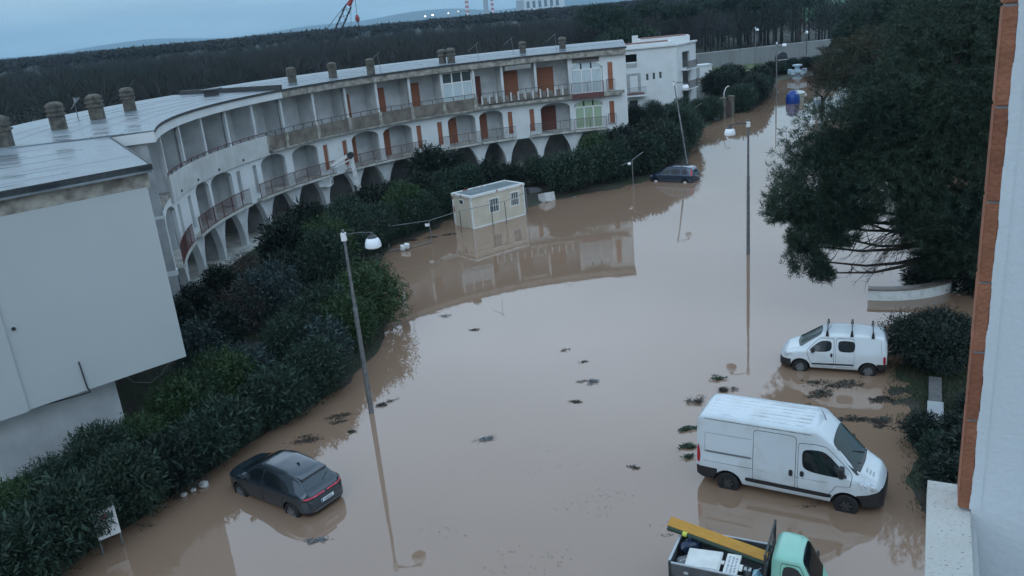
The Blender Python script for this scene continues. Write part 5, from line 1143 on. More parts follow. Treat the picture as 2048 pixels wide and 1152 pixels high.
def lumpy(name, m, r, seed, sc=(1, 1, .7), par=None, sub=3):
    bm = bmesh.new(); bmesh.ops.create_icosphere(bm, subdivisions=sub, radius=r); R = np.random.RandomState(seed)
    ph = R.uniform(0, 6.28, (6, 3)); fr = R.uniform(4, 14, (6, 3))/r*.25
    for v in bm.verts:
        k = sum(math.sin(v.co.x*fr[i, 0]+ph[i, 0])*math.sin(v.co.y*fr[i, 1]+ph[i, 1])*math.sin(v.co.z*fr[i, 2]+ph[i, 2]) for i in range(6))
        v.co *= 1+.16*k; v.co = Vector((v.co.x*sc[0], v.co.y*sc[1], v.co.z*sc[2]))
    me = bpy.data.meshes.new(name); bm.to_mesh(me); bm.free(); return link(name, me, m, par)
NAVY = mat('bin_bag', (.012, .022, .055), .25, spec=.6); TARP = mat('pale_tarp', (.22, .45, .52), .45, (.15, .33, .40), 6)
o = load('bin_bag', 'shiny dark blue bin bag in the rear corner of the pickup bed', 'bag', (-1.75, .28, 1.0)); lumpy('bag', NAVY, .27, 3, (1, 1.1, .8), o); mb = MB(); mb.lathe([(.05, 0), (.02, .05), (.07, .12), (0, .13)], (0, 0, .18), 8); mb.build('knot', NAVY, o)
o = load('junk_bag', 'small dark bag of rubble under the dark blue bin bag', 'bag', (-1.75, -.35, .92)); lumpy('bag', MT['grey'], .2, 5, (1, 1.3, .6), o); mb = MB(); mb.path([(-.1, -.1, .1), (.15, .12, .12)], .02); mb.build('strap', MT['railwhite'], o)
o = load('folded_tarp', 'crumpled pale blue tarpaulin against the pickup headboard', 'tarpaulin', (.12, -.5, 1.0)); lumpy('tarp', TARP, .24, 8, (.7, 1.0, .95), o); 
mb = MB(); mb.path([(-.1, -.2, .2), (0, .05, .25), (.05, .2, .2)], .008); mb.build('cord', MT['white'], o)
o = load('dark_sack', 'dark grey sack between the marked lid and the blue tarpaulin', 'sack', (-.18, -.2, .93)); lumpy('sack', MT['steel_d'], .2, 11, (1, 1.2, .6), o); mb = MB(); mb.box(-.08, .1, -.12, .02, .1, .125); mb.build('label_patch', MT['railwhite'], o)
# ================================================================ VEGETATION
def unit(v): return v/np.maximum(1e-9, np.linalg.norm(v, axis=-1, keepdims=True))
def leaf_quads(P, Dv, L, W, R):
    n = len(P); s = unit(np.cross(Dv, unit(R.normal(size=(n, 3))+np.array([0, 0, .6])))); L = np.broadcast_to(L, (n,))[:, None]; W = np.broadcast_to(W, (n,))[:, None]
    mid = P+Dv*L*.45; up = np.cross(s, Dv)*L*.06
    V = np.stack([P, mid-s*W*.5+up, P+Dv*L, mid+s*W*.5+up], 1).reshape(-1, 3)
    return V, np.arange(4*n).reshape(n, 4)
def lump_r(U, R, k=9, amp=.22):
    d = unit(R.normal(size=(k, 3))); a = R.uniform(-1, 1, k)*amp; return 1+sum(a[i]*np.exp(-3.0*(1-U@d[i])) for i in range(k))*1.6
def bush_mesh(seed, n=300, per=28, L=.115, W=.030, rx=1.35, rz=1.25, cz=1.15, inner=1600, up=.35):
    R = np.random.RandomState(seed); U = unit(R.normal(size=(n*2, 3))); U = U[U[:, 2] > -.75][:n]; lr = lump_r(U, np.random.RandomState(seed+50))
    T = U*lr[:, None]*np.array([rx, rx, rz])*R.uniform(.86, 1.06, (len(U), 1))
    ax = unit(U+np.array([0, 0, up])+.35*R.normal(size=U.shape))
    P = []; Dd = []; 
    for i in range(per):
        u = i/per; p = T-ax*(.62*(1-u))+.06*R.normal(size=T.shape); P.append(p); Dd.append(unit(ax*(.3+.7*u)+.75*R.normal(size=T.shape)))
    P = np.concatenate(P); Dd = np.concatenate(Dd)
    Ui = unit(R.normal(size=(inner, 3))); Pi = Ui*(R.uniform(.3, .85, (inner, 1)))*np.array([rx, rx, rz]); P = np.concatenate([P, Pi]); Dd = np.concatenate([Dd, unit(Ui+.8*R.normal(size=Ui.shape))])
    P[:, 2] = np.maximum(P[:, 2]+cz, .03); l = L*R.uniform(.7, 1.3, len(P)); l[-inner:] *= 2.3
    V, Q = leaf_quads(P, Dd, l, l*W/L, R)
    return np_mesh('foliage', V, Q)
def stems_mesh(seed, n=14, h=1.6, r=.03, spread=.9):
    R = np.random.RandomState(seed); mb = MB()
    for i in range(n):
        a = R.uniform(0, 6.28); s = R.uniform(.3, 1)*spread; p = Vector((.15*math.cos(a), .15*math.sin(a), -.3)); q = Vector((s*.5*math.cos(a), s*.5*math.sin(a), h*.5)); e = Vector((s*math.cos(a), s*math.sin(a), h*R.uniform(.8, 1.2)))
        mb.tube(p, q, r, r*.7, 5); mb.tube(q, e, r*.7, r*.3, 5)
    me = bpy.data.meshes.new('stems'); me.from_pydata(mb.v, [], mb.f); return me
BARK = mat('bark', (.055, .042, .033), .9, (.03, .025, .02), 6, bump=.5)
LEAF = {
 'oleander': leafmat('oleander_leaf', (0.015, 0.032, 0.021), (0.032, 0.059, 0.034), (0.019, 0.043, 0.028)),
 'blue': leafmat('blue_green_leaf', (0.021, 0.040, 0.039), (0.045, 0.072, 0.066), (0.030, 0.053, 0.049)),
 'bright': leafmat('bright_leaf', (0.021, 0.048, 0.017), (0.048, 0.091, 0.032), (0.028, 0.059, 0.024)),
 'dark': leafmat('dark_leaf', (0.008, 0.016, 0.013), (0.017, 0.030, 0.019), (0.011, 0.021, 0.015)),
 'brown': leafmat('brown_leaf', (0.048, 0.034, 0.025), (0.075, 0.051, 0.038), (0.043, 0.040, 0.028)),
 'red': leafmat('russet_leaf', (0.064, 0.028, 0.024), (0.096, 0.043, 0.034), (0.053, 0.032, 0.025)),
}
PROTO = {}
for k, (lf_, sd_, kw) in {'oleander': ('oleander', 1, {}), 'oleander2': ('oleander', 7, dict(rx=1.45, rz=1.1)), 'blue': ('blue', 2, dict(L=.10, W=.028)), 'bright': ('bright', 3, {}), 'dark': ('dark', 4, dict(inner=2200)), 'brown': ('brown', 5, dict(n=170, per=16, L=.11, W=.02, inner=400)), 'red': ('red', 6, dict(n=150, per=14, L=.12, W=.025, inner=400)),
        'clip': ('dark', 9, dict(L=.075, W=.04, rx=1.3, rz=1.1, n=700, per=12, inner=3000, up=.1))}.items():
    PROTO[k] = (bush_mesh(sd_*11, **kw), stems_mesh(sd_), LEAF[lf_])
for k, v in PROTO.items(): v[0].materials.append(v[2]); v[1].materials.append(BARK)
def bush(kind, x, y, s, label, group, sz=None, rz=0, name='bush', z=None, cat='bush'):
    fo, st, m = PROTO[kind]; o = thing(name, label, cat, (x, y, gz1(x, y)-.05 if z is None else z), rz, group); o.scale = (s, s, sz or s)
    for nm, me in (('foliage', fo), ('stems', st)): q = bpy.data.objects.new(nm, me); COL.objects.link(q); q.parent = o
    return o
RB_ = random.Random(21)
def row(pts, kinds, smin, smax, label, group, step, jit=.35, hs=1.0, name='bush'):
    n = 0
    for (x0, y0), (x1, y1) in zip(pts[:-1], pts[1:]):
        L = math.hypot(x1-x0, y1-y0); k = max(1, int(L/step))
        for i in range(k):
            u = (i+.5)/k; s = RB_.uniform(smin, smax); x = x0+(x1-x0)*u+RB_.uniform(-jit, jit); y = y0+(y1-y0)*u+RB_.uniform(-jit, jit)
            bush(RB_.choice(kinds), x, y, s, label, group, sz=s*hs*RB_.uniform(.9, 1.12), rz=RB_.uniform(0, 6.28), name=name)
G1 = 'bushes of the hedge along the near flooded bank'
row([(-15.9, 19.0), (-13.8, 23.3), (-12.0, 26.7), (-10.7, 29.2), (-9.1, 31.3), (-7.7, 33.6)], ['oleander', 'oleander2', 'dark', 'oleander'], .98, 1.15, 'dark oleander bush in the hedge behind the dark SUV', G1, 1.35, .25, 1.0, 'oleander_bush')
row([(-17.6, 20.6), (-15.2, 25.2), (-12.9, 29.6), (-11.2, 32.2)], ['oleander2', 'bright', 'oleander'], .9, 1.1, 'oleander bush growing between the blank gable wall and the bank', 'bushes at the foot of the gable wall', 1.5, .3, .95, 'oleander_bush')
row([(-11.5, 31.5), (-10.0, 35.5), (-9.3, 39.5)], ['oleander', 'blue', 'oleander2'], .95, 1.15, 'oleander bush in the bank behind the near street lamp', 'bushes behind the near street lamp', 1.6, .4, 1.0, 'oleander_bush')
bush('bright', -7.4, 40.2, 1.45, 'very large round oleander bush leaning over the water beside the near street lamp', None, sz=1.4, rz=.5, name='oleander_bush')
bush('bright', -7.9, 37.0, 1.15, 'rounded green oleander bush right behind the near lamp pole', None, sz=1.15, rz=1.5, name='oleander_bush')
bush('blue', -8.6, 34.6, 1.1, 'silvery blue-green shrub left of the near lamp pole', None, sz=1.2, rz=2.5, name='shrub')
row([(-14.2, 33.0), (-13.5, 37.0), (-13.2, 41.5), (-11.8, 45.0)], ['blue', 'dark', 'blue', 'brown'], .9, 1.25, 'loose blue-grey shrub in the dark garden before the arcade', 'shrubs of the garden before the arcade', 1.7, .8, 1.1, 'shrub')
row([(-16.6, 37.5), (-16.0, 42.5), (-14.6, 48.0)], ['dark', 'dark', 'brown'], .7, .95, 'dark low shrub close to the arcade piers', 'shrubs close to the arcade', 1.9, .5, 1.0, 'shrub')
bush('dark', -13.6, 49.5, 1.35, 'large dark evergreen shrub in front of the second arcade arch', None, sz=1.6, rz=1, name='shrub')
row([(-10.8, 45.0), (-10.3, 50.0), (-9.8, 54.5)], ['oleander', 'bright', 'oleander2'], 1.2, 1.45, 'tall green oleander bush between garden and fence', 'oleanders between garden and submerged fence', 1.7, .5, 1.15, 'oleander_bush')
row([(-13.5, 52.5), (-11.6, 57.0), (-9.0, 61.2), (-5.6, 64.4)], ['oleander2', 'oleander', 'dark'], 1.15, 1.4, 'tall oleander bush behind the submerged fence', 'oleanders behind the submerged fence', 1.7, .5, 1.1, 'oleander_bush')
row([(-8.9, 58.0), (-6.6, 61.0), (-4.8, 63.6)], ['oleander', 'bright'], .95, 1.2, 'oleander bush touching the left end of the cream cabin', 'oleanders beside the cabin', 1.5, .3, 1.15, 'oleander_bush')
row([(-5.4, 65.5), (-1.5, 66.5), (2.0, 69.0), (4.5, 70.5)], ['oleander', 'dark', 'oleander2'], 1.05, 1.35, 'tall hedge bush standing behind the cream cabin', 'hedge bushes behind the cabin', 1.6, .4, 1.1, 'oleander_bush')
row([(4.2, 67.3), (7.5, 69.0), (10.8, 71.0), (13.5, 73.4), (16.0, 77.5)], ['oleander', 'oleander2', 'dark'], 1.25, 1.5, 'dense hedge bush on the bank left of the blue-grey car', 'hedge bushes left of the blue-grey car', 1.5, .35, 1.15, 'oleander_bush')
row([(7.0, 71.8), (11.0, 74.0), (14.5, 77.5), (17.5, 82.0)], ['dark', 'oleander', 'bright'], 1.25, 1.5, 'hedge bush in the second row under the end of the curved building', 'second row of hedge bushes at the building end', 1.9, .5, 1.2, 'oleander_bush')
row([(17.0, 80.0), (19.0, 86.5), (20.2, 93.0)], ['oleander', 'dark', 'oleander2'], 1.3, 1.6, 'hedge bush beside the leaning lamp and the flooded lane', 'hedge bushes beside the leaning lamp', 1.8, .4, 1.1, 'oleander_bush')
row([(14.5, 97.0), (19.0, 96.5), (23.0, 99.0), (26.5, 102.5)], ['dark', 'oleander', 'dark'], 1.1, 1.3, 'dark clipped-looking hedge bush in front of the white villa', 'hedge bushes in front of the villa', 1.7, .3, 1.05, 'hedge_bush')
row([(30.0, 106.0), (33.2, 110.5), (36.8, 117.0), (40.5, 128.0)], ['oleander', 'dark', 'oleander2'], 1.35, 1.7, 'big dark shrub along the lane beyond the garden gate', 'big shrubs beyond the garden gate', 2.6, .4, 1.05, 'shrub')
row([(29.0, 117.0), (33.0, 122.0), (37.5, 130.0)], ['dark', 'oleander', 'dark'], 1.25, 1.6, 'dark rounded shrub in the villa garden', 'shrubs in the villa garden', 2.8, .6, 1.1, 'shrub')
row([(45.0, 143.5), (48.8, 147.5), (56.0, 149.5), (62.0, 148.0)], ['dark', 'oleander2'], 1.1, 1.4, 'clipped hedge bush at the end of the flooded lane', 'clipped hedge at the lane end', 1.9, .2, .85, 'hedge_bush')
bush('dark', -5.9, 70.2, 1.5, 'tall dark olive-like shrub standing right against the arcade behind the hedge', None, sz=1.75, rz=2, name='shrub')
bush('dark', -4.1, 71.3, 1.2, 'lower dark shrub against the arcade right of the tall one', None, sz=1.4, rz=1, name='shrub')
for k, (x, y, s) in enumerate(((-9.3, 55.3, 1.25), (-8.9, 57.0, 1.15), (-7.4, 58.6, 1.1), (-6.2, 60.3, 1.1))): bush('oleander', x, y, s, 'oleander bush overhanging the submerged rail by the canisters', 'oleanders over the submerged rail', sz=s*1.1, rz=k*1.7, name='oleander_bush')
# right side: clipped block hedge and shrubs round the wet lawn
for k, (x, y) in enumerate(((15.65, 30.05), (16.75, 30.35), (15.75, 29.0), (16.95, 29.3))): bush('clip', x, y, .95, 'leafy block of the clipped square hedge beside the small white van', 'blocks of the clipped hedge', sz=.98, rz=k*1.3, name='clipped_hedge')
for k, (x, y, s, kd) in enumerate(((12.9, 22.9, .55, 'oleander'), (12.3, 20.9, .75, 'dark'), (13.2, 21.9, .8, 'dark'), (13.0, 24.0, .6, 'dark'), (11.7, 19.8, .55, 'dark'), (14.6, 22.9, .9, 'dark'), (13.4, 19.9, .9, 'dark'), (14.2, 24.0, .55, 'dark'), (15.3, 24.6, .8, 'dark'))):
    bush(kd, x, y, s, 'low dark shrub on the wet lawn in front of the panel van', 'shrubs in front of the panel van', rz=k, sz=s*.85, name='shrub')
bush('dark', 20.6, 38.9, 1.0, 'dark shrub growing behind the curved white seat wall', None, sz=.9, rz=.4, name='shrub')
bush('dark', 22.4, 37.4, 1.2, 'dark shrub right of the curved seat wall beside the brick edge', None, sz=1.3, rz=1.4, name='shrub')
# bare reddish tree beside the bins
def bare_tree(seed, h, levels=5, r0=.16, spread=.55, nb=4, up=.25, thick=1.0):
    """returns MB of tapered tubes: recursive branching"""
    R = random.Random(seed); mb = MB()
    def grow(p, d, L, r, lv):
        n = 2 if lv > 1 else 1
        for _ in range(n):
            e = p+d*(L/n); mb.tube(p, e, r, r*.82, 5 if lv > 2 else 3, caps=False); p = e; r *= .82; d = (d+Vector((R.gauss(0, .12), R.gauss(0, .12), R.gauss(.02, .1)))).normalized()
        if lv == 0: return
        for k in range(nb if lv > 1 else nb+1):
            a = R.uniform(0, 6.28); t = Vector((math.cos(a), math.sin(a), up)); nd = (d*(1-spread)+t*spread*R.uniform(.6, 1.2)).normalized(); grow(p-d*L*R.uniform(0, .35), nd, L*R.uniform(.6, .8), r*.62, lv-1)
    grow(Vector((0, 0, -.3)), Vector((0, 0, 1)), h*.33, r0, levels); return mb
o = thing('bare_tree', 'bare dark tree with russet twigs standing in the water beside the bins', 'tree', (40.6, 104.5, -.2)); mb = bare_tree(5, 5.6, 4, .22, .6, 4); mb.build('trunk', BARK, o)
q = bpy.data.objects.new('crown', bush_mesh(61, n=170, per=14, L=.25, W=.045, rx=2.3, rz=1.7, cz=3.9, inner=250)); COL.objects.link(q); q.data.materials.append(LEAF['red']); q.parent = o
o = thing('bare_tree', 'leafless greyish tree in the garden before the arcade wall', 'tree', (-13.9, 55.5, .6)); bare_tree(9, 5.2, 4, .10, .55, 4).build('trunk', BARK, o)
o = thing('bare_tree', 'small leafless tree among the boundary shrubs below the grey wall', 'tree', (62.5, 160.5, .9)); bare_tree(12, 5.0, 3, .25, .6, 4).build('trunk', BARK, o)

# ---------------------------------------------------------------- the big pine on the right
PINE = leafmat('pine_needles', (.013, .030, .019), (.032, .058, .032), (.02, .04, .024), scale=.5, rough=.6)
PINE2 = leafmat('old_pine_needles', (.035, .040, .020), (.060, .055, .028), (.04, .04, .02), scale=.4, rough=.6)
def tuft(P, Dv, R, k=26, L=.30, W=.026):
    n = len(P); Pn = np.repeat(P, k, 0); Dn = np.repeat(Dv, k, 0); u = np.tile(np.arange(k)/k, n)[:, None]
    base = Pn-Dn*(1-u)*L*.9; d = unit(Dn*.75+.75*R.normal(size=Dn.shape)); l = L*R.uniform(.7, 1.2, len(d))
    return leaf_quads(base, d, l, W, R)
def lobes_mesh(lobes, dens, seed, L=.30, W=.028, k=24, flat=.8, org=(0, 0, 0), shell=(.72, 1.04)):
    R = np.random.RandomState(seed); PP_, DD_ = [], []
    for (x, y, z, r) in lobes:
        n = int(dens*r*r); U = unit(R.normal(size=(n, 3))); lr = lump_r(U, R, 14, .30)
        p = U*lr[:, None]*r*R.uniform(shell[0], shell[1], (n, 1))*np.array([1, 1, flat]); PP_.append(p+np.array([x, y, z])-np.array(org)); DD_.append(unit(U+np.array([0, 0, .55])+.3*R.normal(size=U.shape)))
    V, Q = tuft(np.concatenate(PP_), np.concatenate(DD_), R, k, L, W); return np_mesh('crown', V, Q)
def limb(mb, pts, r0, r1, n=8):
    k = len(pts)-1
    for i in range(k): a = r0+(r1-r0)*i/k; b = r0+(r1-r0)*(i+1)/k; mb.tube(pts[i], pts[i+1], a, b, n, caps=False)
BP = (20.6, 38.6, -.3)
LOBES = [(16.4, 38.3, 7.6, 2.3), (14.6, 37.2, 5.7, 1.7), (13.9, 36.8, 4.7, 1.25), (14.9, 36.4, 3.9, 1.25), (16.0, 36.8, 4.6, 1.5), (16.8, 36.3, 6.4, 2.2), (18.4, 36.2, 8.6, 2.8), (20.6, 37.0, 10.6, 3.1), (18.3, 39.5, 9.2, 2.0), (22.0, 37.0, 7.6, 3.0), (19.6, 35.6, 6.2, 2.5), (21.2, 35.8, 4.2, 2.1), (22.3, 36.0, 2.9, 1.7), (20.4, 35.2, 3.9, 1.4), (23.5, 38.0, 12.0, 3.2), (24.0, 37.0, 5.0, 2.2), (18.4, 35.2, 4.9, 1.3), (15.3, 39.0, 6.3, 1.6), (20.8, 40.0, 11.8, 2.3), (12.9, 36.9, 5.2, 1.2), (13.3, 36.3, 3.7, 1.1), (13.7, 36.2, 2.9, .95), (14.3, 35.9, 2.3, .8), (14.6, 37.4, 7.0, 1.2), (19.8, 37.3, 2.9, 1.1), (20.3, 37.2, 1.8, 1.15), (21.4, 37.0, 2.1, 1.4), (22.4, 36.8, 1.7, 1.3), (18.9, 37.0, 4.0, 1.2), (16.9, 37.0, 9.0, 1.5), (15.4, 37.8, 7.5, 1.3), (22.2, 39.5, 9.5, 3.0), (24.5, 38.5, 9.0, 3.0)]
bp = thing('big_pine', 'big dense dark pine hanging over the flooded road with low bare branches', 'tree', BP)
q = link('crown', lobes_mesh(LOBES, 240, 5, .27, .024, 22, .82, BP, (.5, 1.04)), PINE, bp)
mb = MB(); tp = lambda *p: Vector(p)-Vector(BP)
limb(mb, [tp(20.6, 38.6, -.4), tp(20.4, 38.5, 3), tp(20.3, 38.4, 6), tp(20.6, 38.2, 9.5), tp(21, 38, 12)], .38, .12, 10)
mb.build('trunk', BARK, bp, smooth=True)
R5 = random.Random(31)
for (x, y, z, r) in LOBES:
    h = max(1.6, z-1.8+R5.uniform(-.3, .5)); s = tp(20.4, 38.4, min(h, 10)); e = tp(x, y, z-.2*r); m_ = s.lerp(e, .55)+Vector((0, 0, -.35)); mb = MB(); limb(mb, [s, s.lerp(m_, .5)+Vector((0, 0, -.1)), m_, e], .12, .035, 6)
    for k in range(6):
        a = m_.lerp(e, R5.uniform(0, 1)); d = Vector((R5.gauss(0, 1), R5.gauss(0, 1), R5.gauss(.2, .6))).normalized()*r*R5.uniform(.5, .9); limb(mb, [a, a+d*.5, a+d+Vector((0, 0, .15))], .03, .01, 4)
    mb.build('limb', BARK, bp)
# low dead branches over the gap
mb = MB()
for k in range(30):
    s = tp(19.4+R5.uniform(-.6, .3), 37.4, 3.7+R5.uniform(-.6, .4)); e = tp(R5.uniform(15.4, 18.2), R5.uniform(35.6, 37.2), R5.uniform(1.2, 2.9)); m_ = s.lerp(e, .5)+Vector((0, 0, R5.uniform(.1, .55))); limb(mb, [s, s.lerp(m_, .5)+Vector((0, R5.gauss(0, .12), R5.gauss(0, .1))), m_, m_.lerp(e, .5)+Vector((0, R5.gauss(0, .15), R5.gauss(.05, .12))), e], .024, .007, 4)
    for j in range(7): a = m_.lerp(e, R5.uniform(0, 1)); d = Vector((R5.uniform(-.7, .1), R5.gauss(0, .4), R5.uniform(-.6, .2))); limb(mb, [a, a+d*.6+Vector((0, 0, .06)), a+d], .008, .003, 3)
mb.build('dead_branches', BARK, bp)
# ---------------------------------------------------------------- pines beyond, umbrella crowns
def pine_crown(seed, rx=4.2, rz=1.5, n=330, L=.75, W=.14, k=7, flatbase=-.25):
    R = np.random.RandomState(seed); U = unit(R.normal(size=(n*2, 3))); U = U[U[:, 2] > flatbase][:n]; lr = lump_r(U, np.random.RandomState(seed+5), 16, .26)
    P = U*lr[:, None]*np.array([rx, rx, rz])*R.uniform(.8, 1.03, (len(U), 1)); Dv = unit(U*np.array([.6, .6, 1])+np.array([0, 0, .7])+.3*R.normal(size=U.shape)); return tuft(P, Dv, R, k, L, W)
PC = []
for s in range(4):
    V, Q = pine_crown(80+s, rx=3.6+.35*s, rz=1.5+.15*s); PC.append(np_mesh('crown', V, Q))
PDK = leafmat('far_pine_needles', (.012, .030, .020), (.026, .052, .030), (.018, .04, .026), scale=.25)
for m in PC: m.materials.append(PDK)
def pine_trunk(seed, h):
    R = random.Random(seed); mb = MB(); lean = R.uniform(-.4, .4); pts = [Vector((lean*u*u, .3*lean*u, u*h)) for u in (0, .35, .7, 1)]; limb(mb, pts, .24, .14, 7)
    for k in range(6):
        a = 6.28*k/6; e = pts[-1]+Vector((2.2*math.cos(a), 2.2*math.sin(a), 1.0)); limb(mb, [pts[2].lerp(pts[3], .6), pts[3]+(e-pts[3])*.5+Vector((0, 0, -.2)), e], .08, .04, 4)
    me = bpy.data.meshes.new('trunk'); me.from_pydata(mb.v, [], mb.f); me.materials.append(BARK); return me
PTK = [pine_trunk(k, 8.0) for k in range(3)]
def pine(x, y, h, s, label, group, k, z=.8, mat_=None, name='umbrella_pine'):
    o = thing(name, label, 'tree', (x, y, z), RF.uniform(0, 6.28), group); f = (h-1.5*s)/8.0
    q = bpy.data.objects.new('trunk', PTK[k % 3]); COL.objects.link(q); q.parent = o; q.scale = (s, s, f)
    q = bpy.data.objects.new('crown', PC[k % 4]); COL.objects.link(q); q.parent = o; q.location = (0, 0, h-1.6*s); q.scale = (s, s, s*1.05)
RF = random.Random(77)
for i in range(76):       # the grove behind the boundary wall, trunks in view
    u = RF.random(); x = 66+u*105+RF.uniform(-4, 4); y = 205+u*42+RF.uniform(0, 52); pine(x, y, RF.uniform(11.5, 13.6), RF.uniform(.85, 1.15), 'umbrella pine of the dark grove behind the grey boundary wall', 'pines of the grove behind the wall', i)
for i in range(46):
    u = RF.random(); x = 24+u*52+RF.uniform(-3, 3); y = 195+RF.uniform(0, 75); pine(x, y, RF.uniform(10.5, 13.4), RF.uniform(.9, 1.2), 'umbrella pine rising from the wood behind the white villa', 'pines behind the villa', i)
pine(21.5, 139.0, 9.4, 1.35, 'single light green umbrella pine right behind the villa roof', None, 1)
# pines at the far right behind the big one
P2 = lobes_mesh([(0, 0, 6.0, 3.6), (2.4, 1, 7.6, 3.2), (-2.4, .5, 4.8, 2.6), (.6, -1.5, 4.0, 2.8), (3.6, 0, 4.6, 2.6)], 42, 44, .55, .07, 14, .85)
P2.materials.append(PINE2)
P3 = lobes_mesh([(0, 0, 7.0, 4.0), (3.4, 1, 8.6, 3.6), (-3.0, .5, 6.0, 3.0), (.6, -1.5, 5.0, 3.2), (4.6, 0, 5.6, 3.0)], 42, 45, .6, .08, 14, .8); P3.materials.append(PINE)
TK = pine_trunk(9, 6.0)
for x, y, me, s, lab in ((42.0, 99.0, P2, .95, 'olive-brown bushy pine leaning over the flooded road behind the big pine'), (49.5, 105.0, P2, 1.0, 'second olive pine further back between bare tree and grove'), (46.0, 84.0, P3, .9, 'dark green pine between the big pine and the olive pine'), (54.5, 122.0, P3, 1.1, 'dark green pine far behind the big pine near the meadow'), (40.0, 62.0, P3, .95, 'dark pine directly behind the crown of the big pine'), (63.0, 130.0, P3, 1.1, 'distant dark pine at the edge of the meadow')):
    o = thing('bushy_pine', lab, 'tree', (x, y, -.2), 0); o.scale = (s, s, s)
    for nm, m in (('crown', me), ('trunk', TK)): q = bpy.data.objects.new(nm, m); COL.objects.link(q); q.parent = o

# ---------------------------------------------------------------- the far wood: one mass of bare trees and pine crowns
def far_wood():
    R = np.random.RandomState(5); VV, QQ, off = [], [], 0
    protos = []
    for s in range(5):               # bare crowns from thin twig blades
        r = np.random.RandomState(900+s); n = 280; P0 = np.stack([r.normal(0, .25, n), r.normal(0, .25, n), r.uniform(2.0, 6.0, n)], 1)
        a = r.uniform(0, 6.28, n); el = r.uniform(.25, 1.3, n); Dv = np.stack([np.cos(a)*np.cos(el), np.sin(a)*np.cos(el), np.sin(el)], 1)
        P1 = P0+Dv*r.uniform(.3, 2.2, (n, 1))*.9; L = r.uniform(1.4, 3.4, n); V, Q = leaf_quads(P1, unit(Dv+.25*r.normal(size=Dv.shape)), L, r.uniform(.045, .11, n), r); V[:, 2] = np.minimum(V[:, 2], 9.2)
        tq = np.array([[-.2, 0, -1], [.2, 0, -1], [.1, 0, 6], [-.1, 0, 6], [0, -.2, -1], [0, .2, -1], [0, .1, 6], [0, -.1, 6]], float); protos.append((np.concatenate([V, tq]), np.concatenate([Q, np.array([[0, 1, 2, 3], [4, 5, 6, 7]])+len(V)])))
    pines = [pine_crown(700+s, 4.2, 1.7, 44, 1.7, .75, 3) for s in range(3)]
    def put(proto, x, y, z, s, sz):
        nonlocal off
        V, Q = proto; a = R.uniform(0, 6.28); c, sn = math.cos(a), math.sin(a); W = V*np.array([s, s, sz]); W = np.stack([W[:, 0]*c-W[:, 1]*sn+x, W[:, 0]*sn+W[:, 1]*c+y, W[:, 2]+z], 1); VV.append(W); QQ.append(Q+off); off += len(W)
    nb = [0, 0]
    def sample(lo, hi, n, kind):
        k = 0
        while k < n:
            d = math.sqrt(R.uniform(lo*lo, hi*hi)) if hi < 900 else math.exp(R.uniform(math.log(lo), math.log(hi))); az = R.uniform(-41, 26); x, y = d*math.sin(R_(az)), d*math.cos(R_(az))
            if y < 96: continue
            if (x+9)**2/1 < 0: continue
            if math.hypot(x-CX, y-CY) < RB+22: continue
            if 10 < x < 80 and y < 190 and x > 12: continue
            if x > 12 and y < 175: continue
            if 118 < x < 420 and 285 < y < 640 and x > .4*y-30: continue
            if -34 < x < -8 and y < 116: continue
            if kind == 'b':
                if az > 14 and d > 260: continue
                put(protos[R.randint(5)], x, y, .7, R.uniform(.85, 1.35), R.uniform(.95, 1.28))
            else: put(pines[R.randint(3)], x, y, R.uniform(10.4, 12.6) if d > 150 else 10, R.uniform(.9, 1.5), R.uniform(.8, 1.2))
            k += 1
    sample(96, 330, 1150, 'b'); sample(330, 800, 500, 'b'); sample(420, 1400, 1500, 'p'); sample(1400, 3600, 900, 'p')
    return np_mesh('far_wood', np.concatenate(VV), np.concatenate(QQ))
fwm = mat('winter_wood', (.034, .031, .031), .9, (.020, .028, .023), .02, contrast=(.4, .6))
o = link('far_wood', far_wood(), fwm); tag(o, kind='stuff')
tag(o, 'wide mass of bare winter trees and dark pine crowns stretching to the horizon', 'wood')

# ---------------------------------------------------------------- floating debris
DEB = mat('wet_debris', (.035, .030, .024), .6, (.05, .045, .03), 4); DEBG = mat('wet_weed', (.02, .05, .02), .6); SCUM = mat('pale_foam', (.20, .215, .23), .7, (.14, .15, .16), 6)
def debris(x, y, r, n, m, label, group, seed, L=.16, W=.02, h=.03, sx=1.0, rot=0):
    n = int(n*2.4); L *= .62; W *= 1.15
    R = np.random.RandomState(seed); cc = R.normal(0, .45, (5, 2)); p = (cc[R.randint(0, 5, n)]+R.normal(0, .22, (n, 2)))*np.array([r*sx, r*.5]); c, s = math.cos(rot), math.sin(rot); p = p @ np.array([[c, s], [-s, c]])
    P = np.concatenate([p, R.uniform(.004, h, (n, 1))], 1); a = R.uniform(0, 6.28, n); Dv = unit(np.stack([np.cos(a), np.sin(a), R.uniform(-.05, .25, n)], 1)); V, Q = leaf_quads(P, Dv, L*R.uniform(.5, 1.4, n), W, R); V[:, 2] = np.maximum(V[:, 2], .003)
    o = link('floating_debris', np_mesh('floating_debris', V, Q), m); o.location = (x, y, 0); tag(o, label, 'debris', group)
GD = 'dark twig rafts by the near lamp'
for i, (x, y, r, n, rot) in enumerate(((-8.6, 28.3, .7, 160, .3), (-7.6, 30.3, .6, 130, .2), (-7.2, 29.8, .35, 60, .5), (-5.75, 31.0, .5, 110, .4), (-6.6, 28.8, .25, 50, .1))): debris(x, y, r, n, DEB, 'dark raft of wet twigs floating near the foot of the near lamp', GD, i, rot=rot)
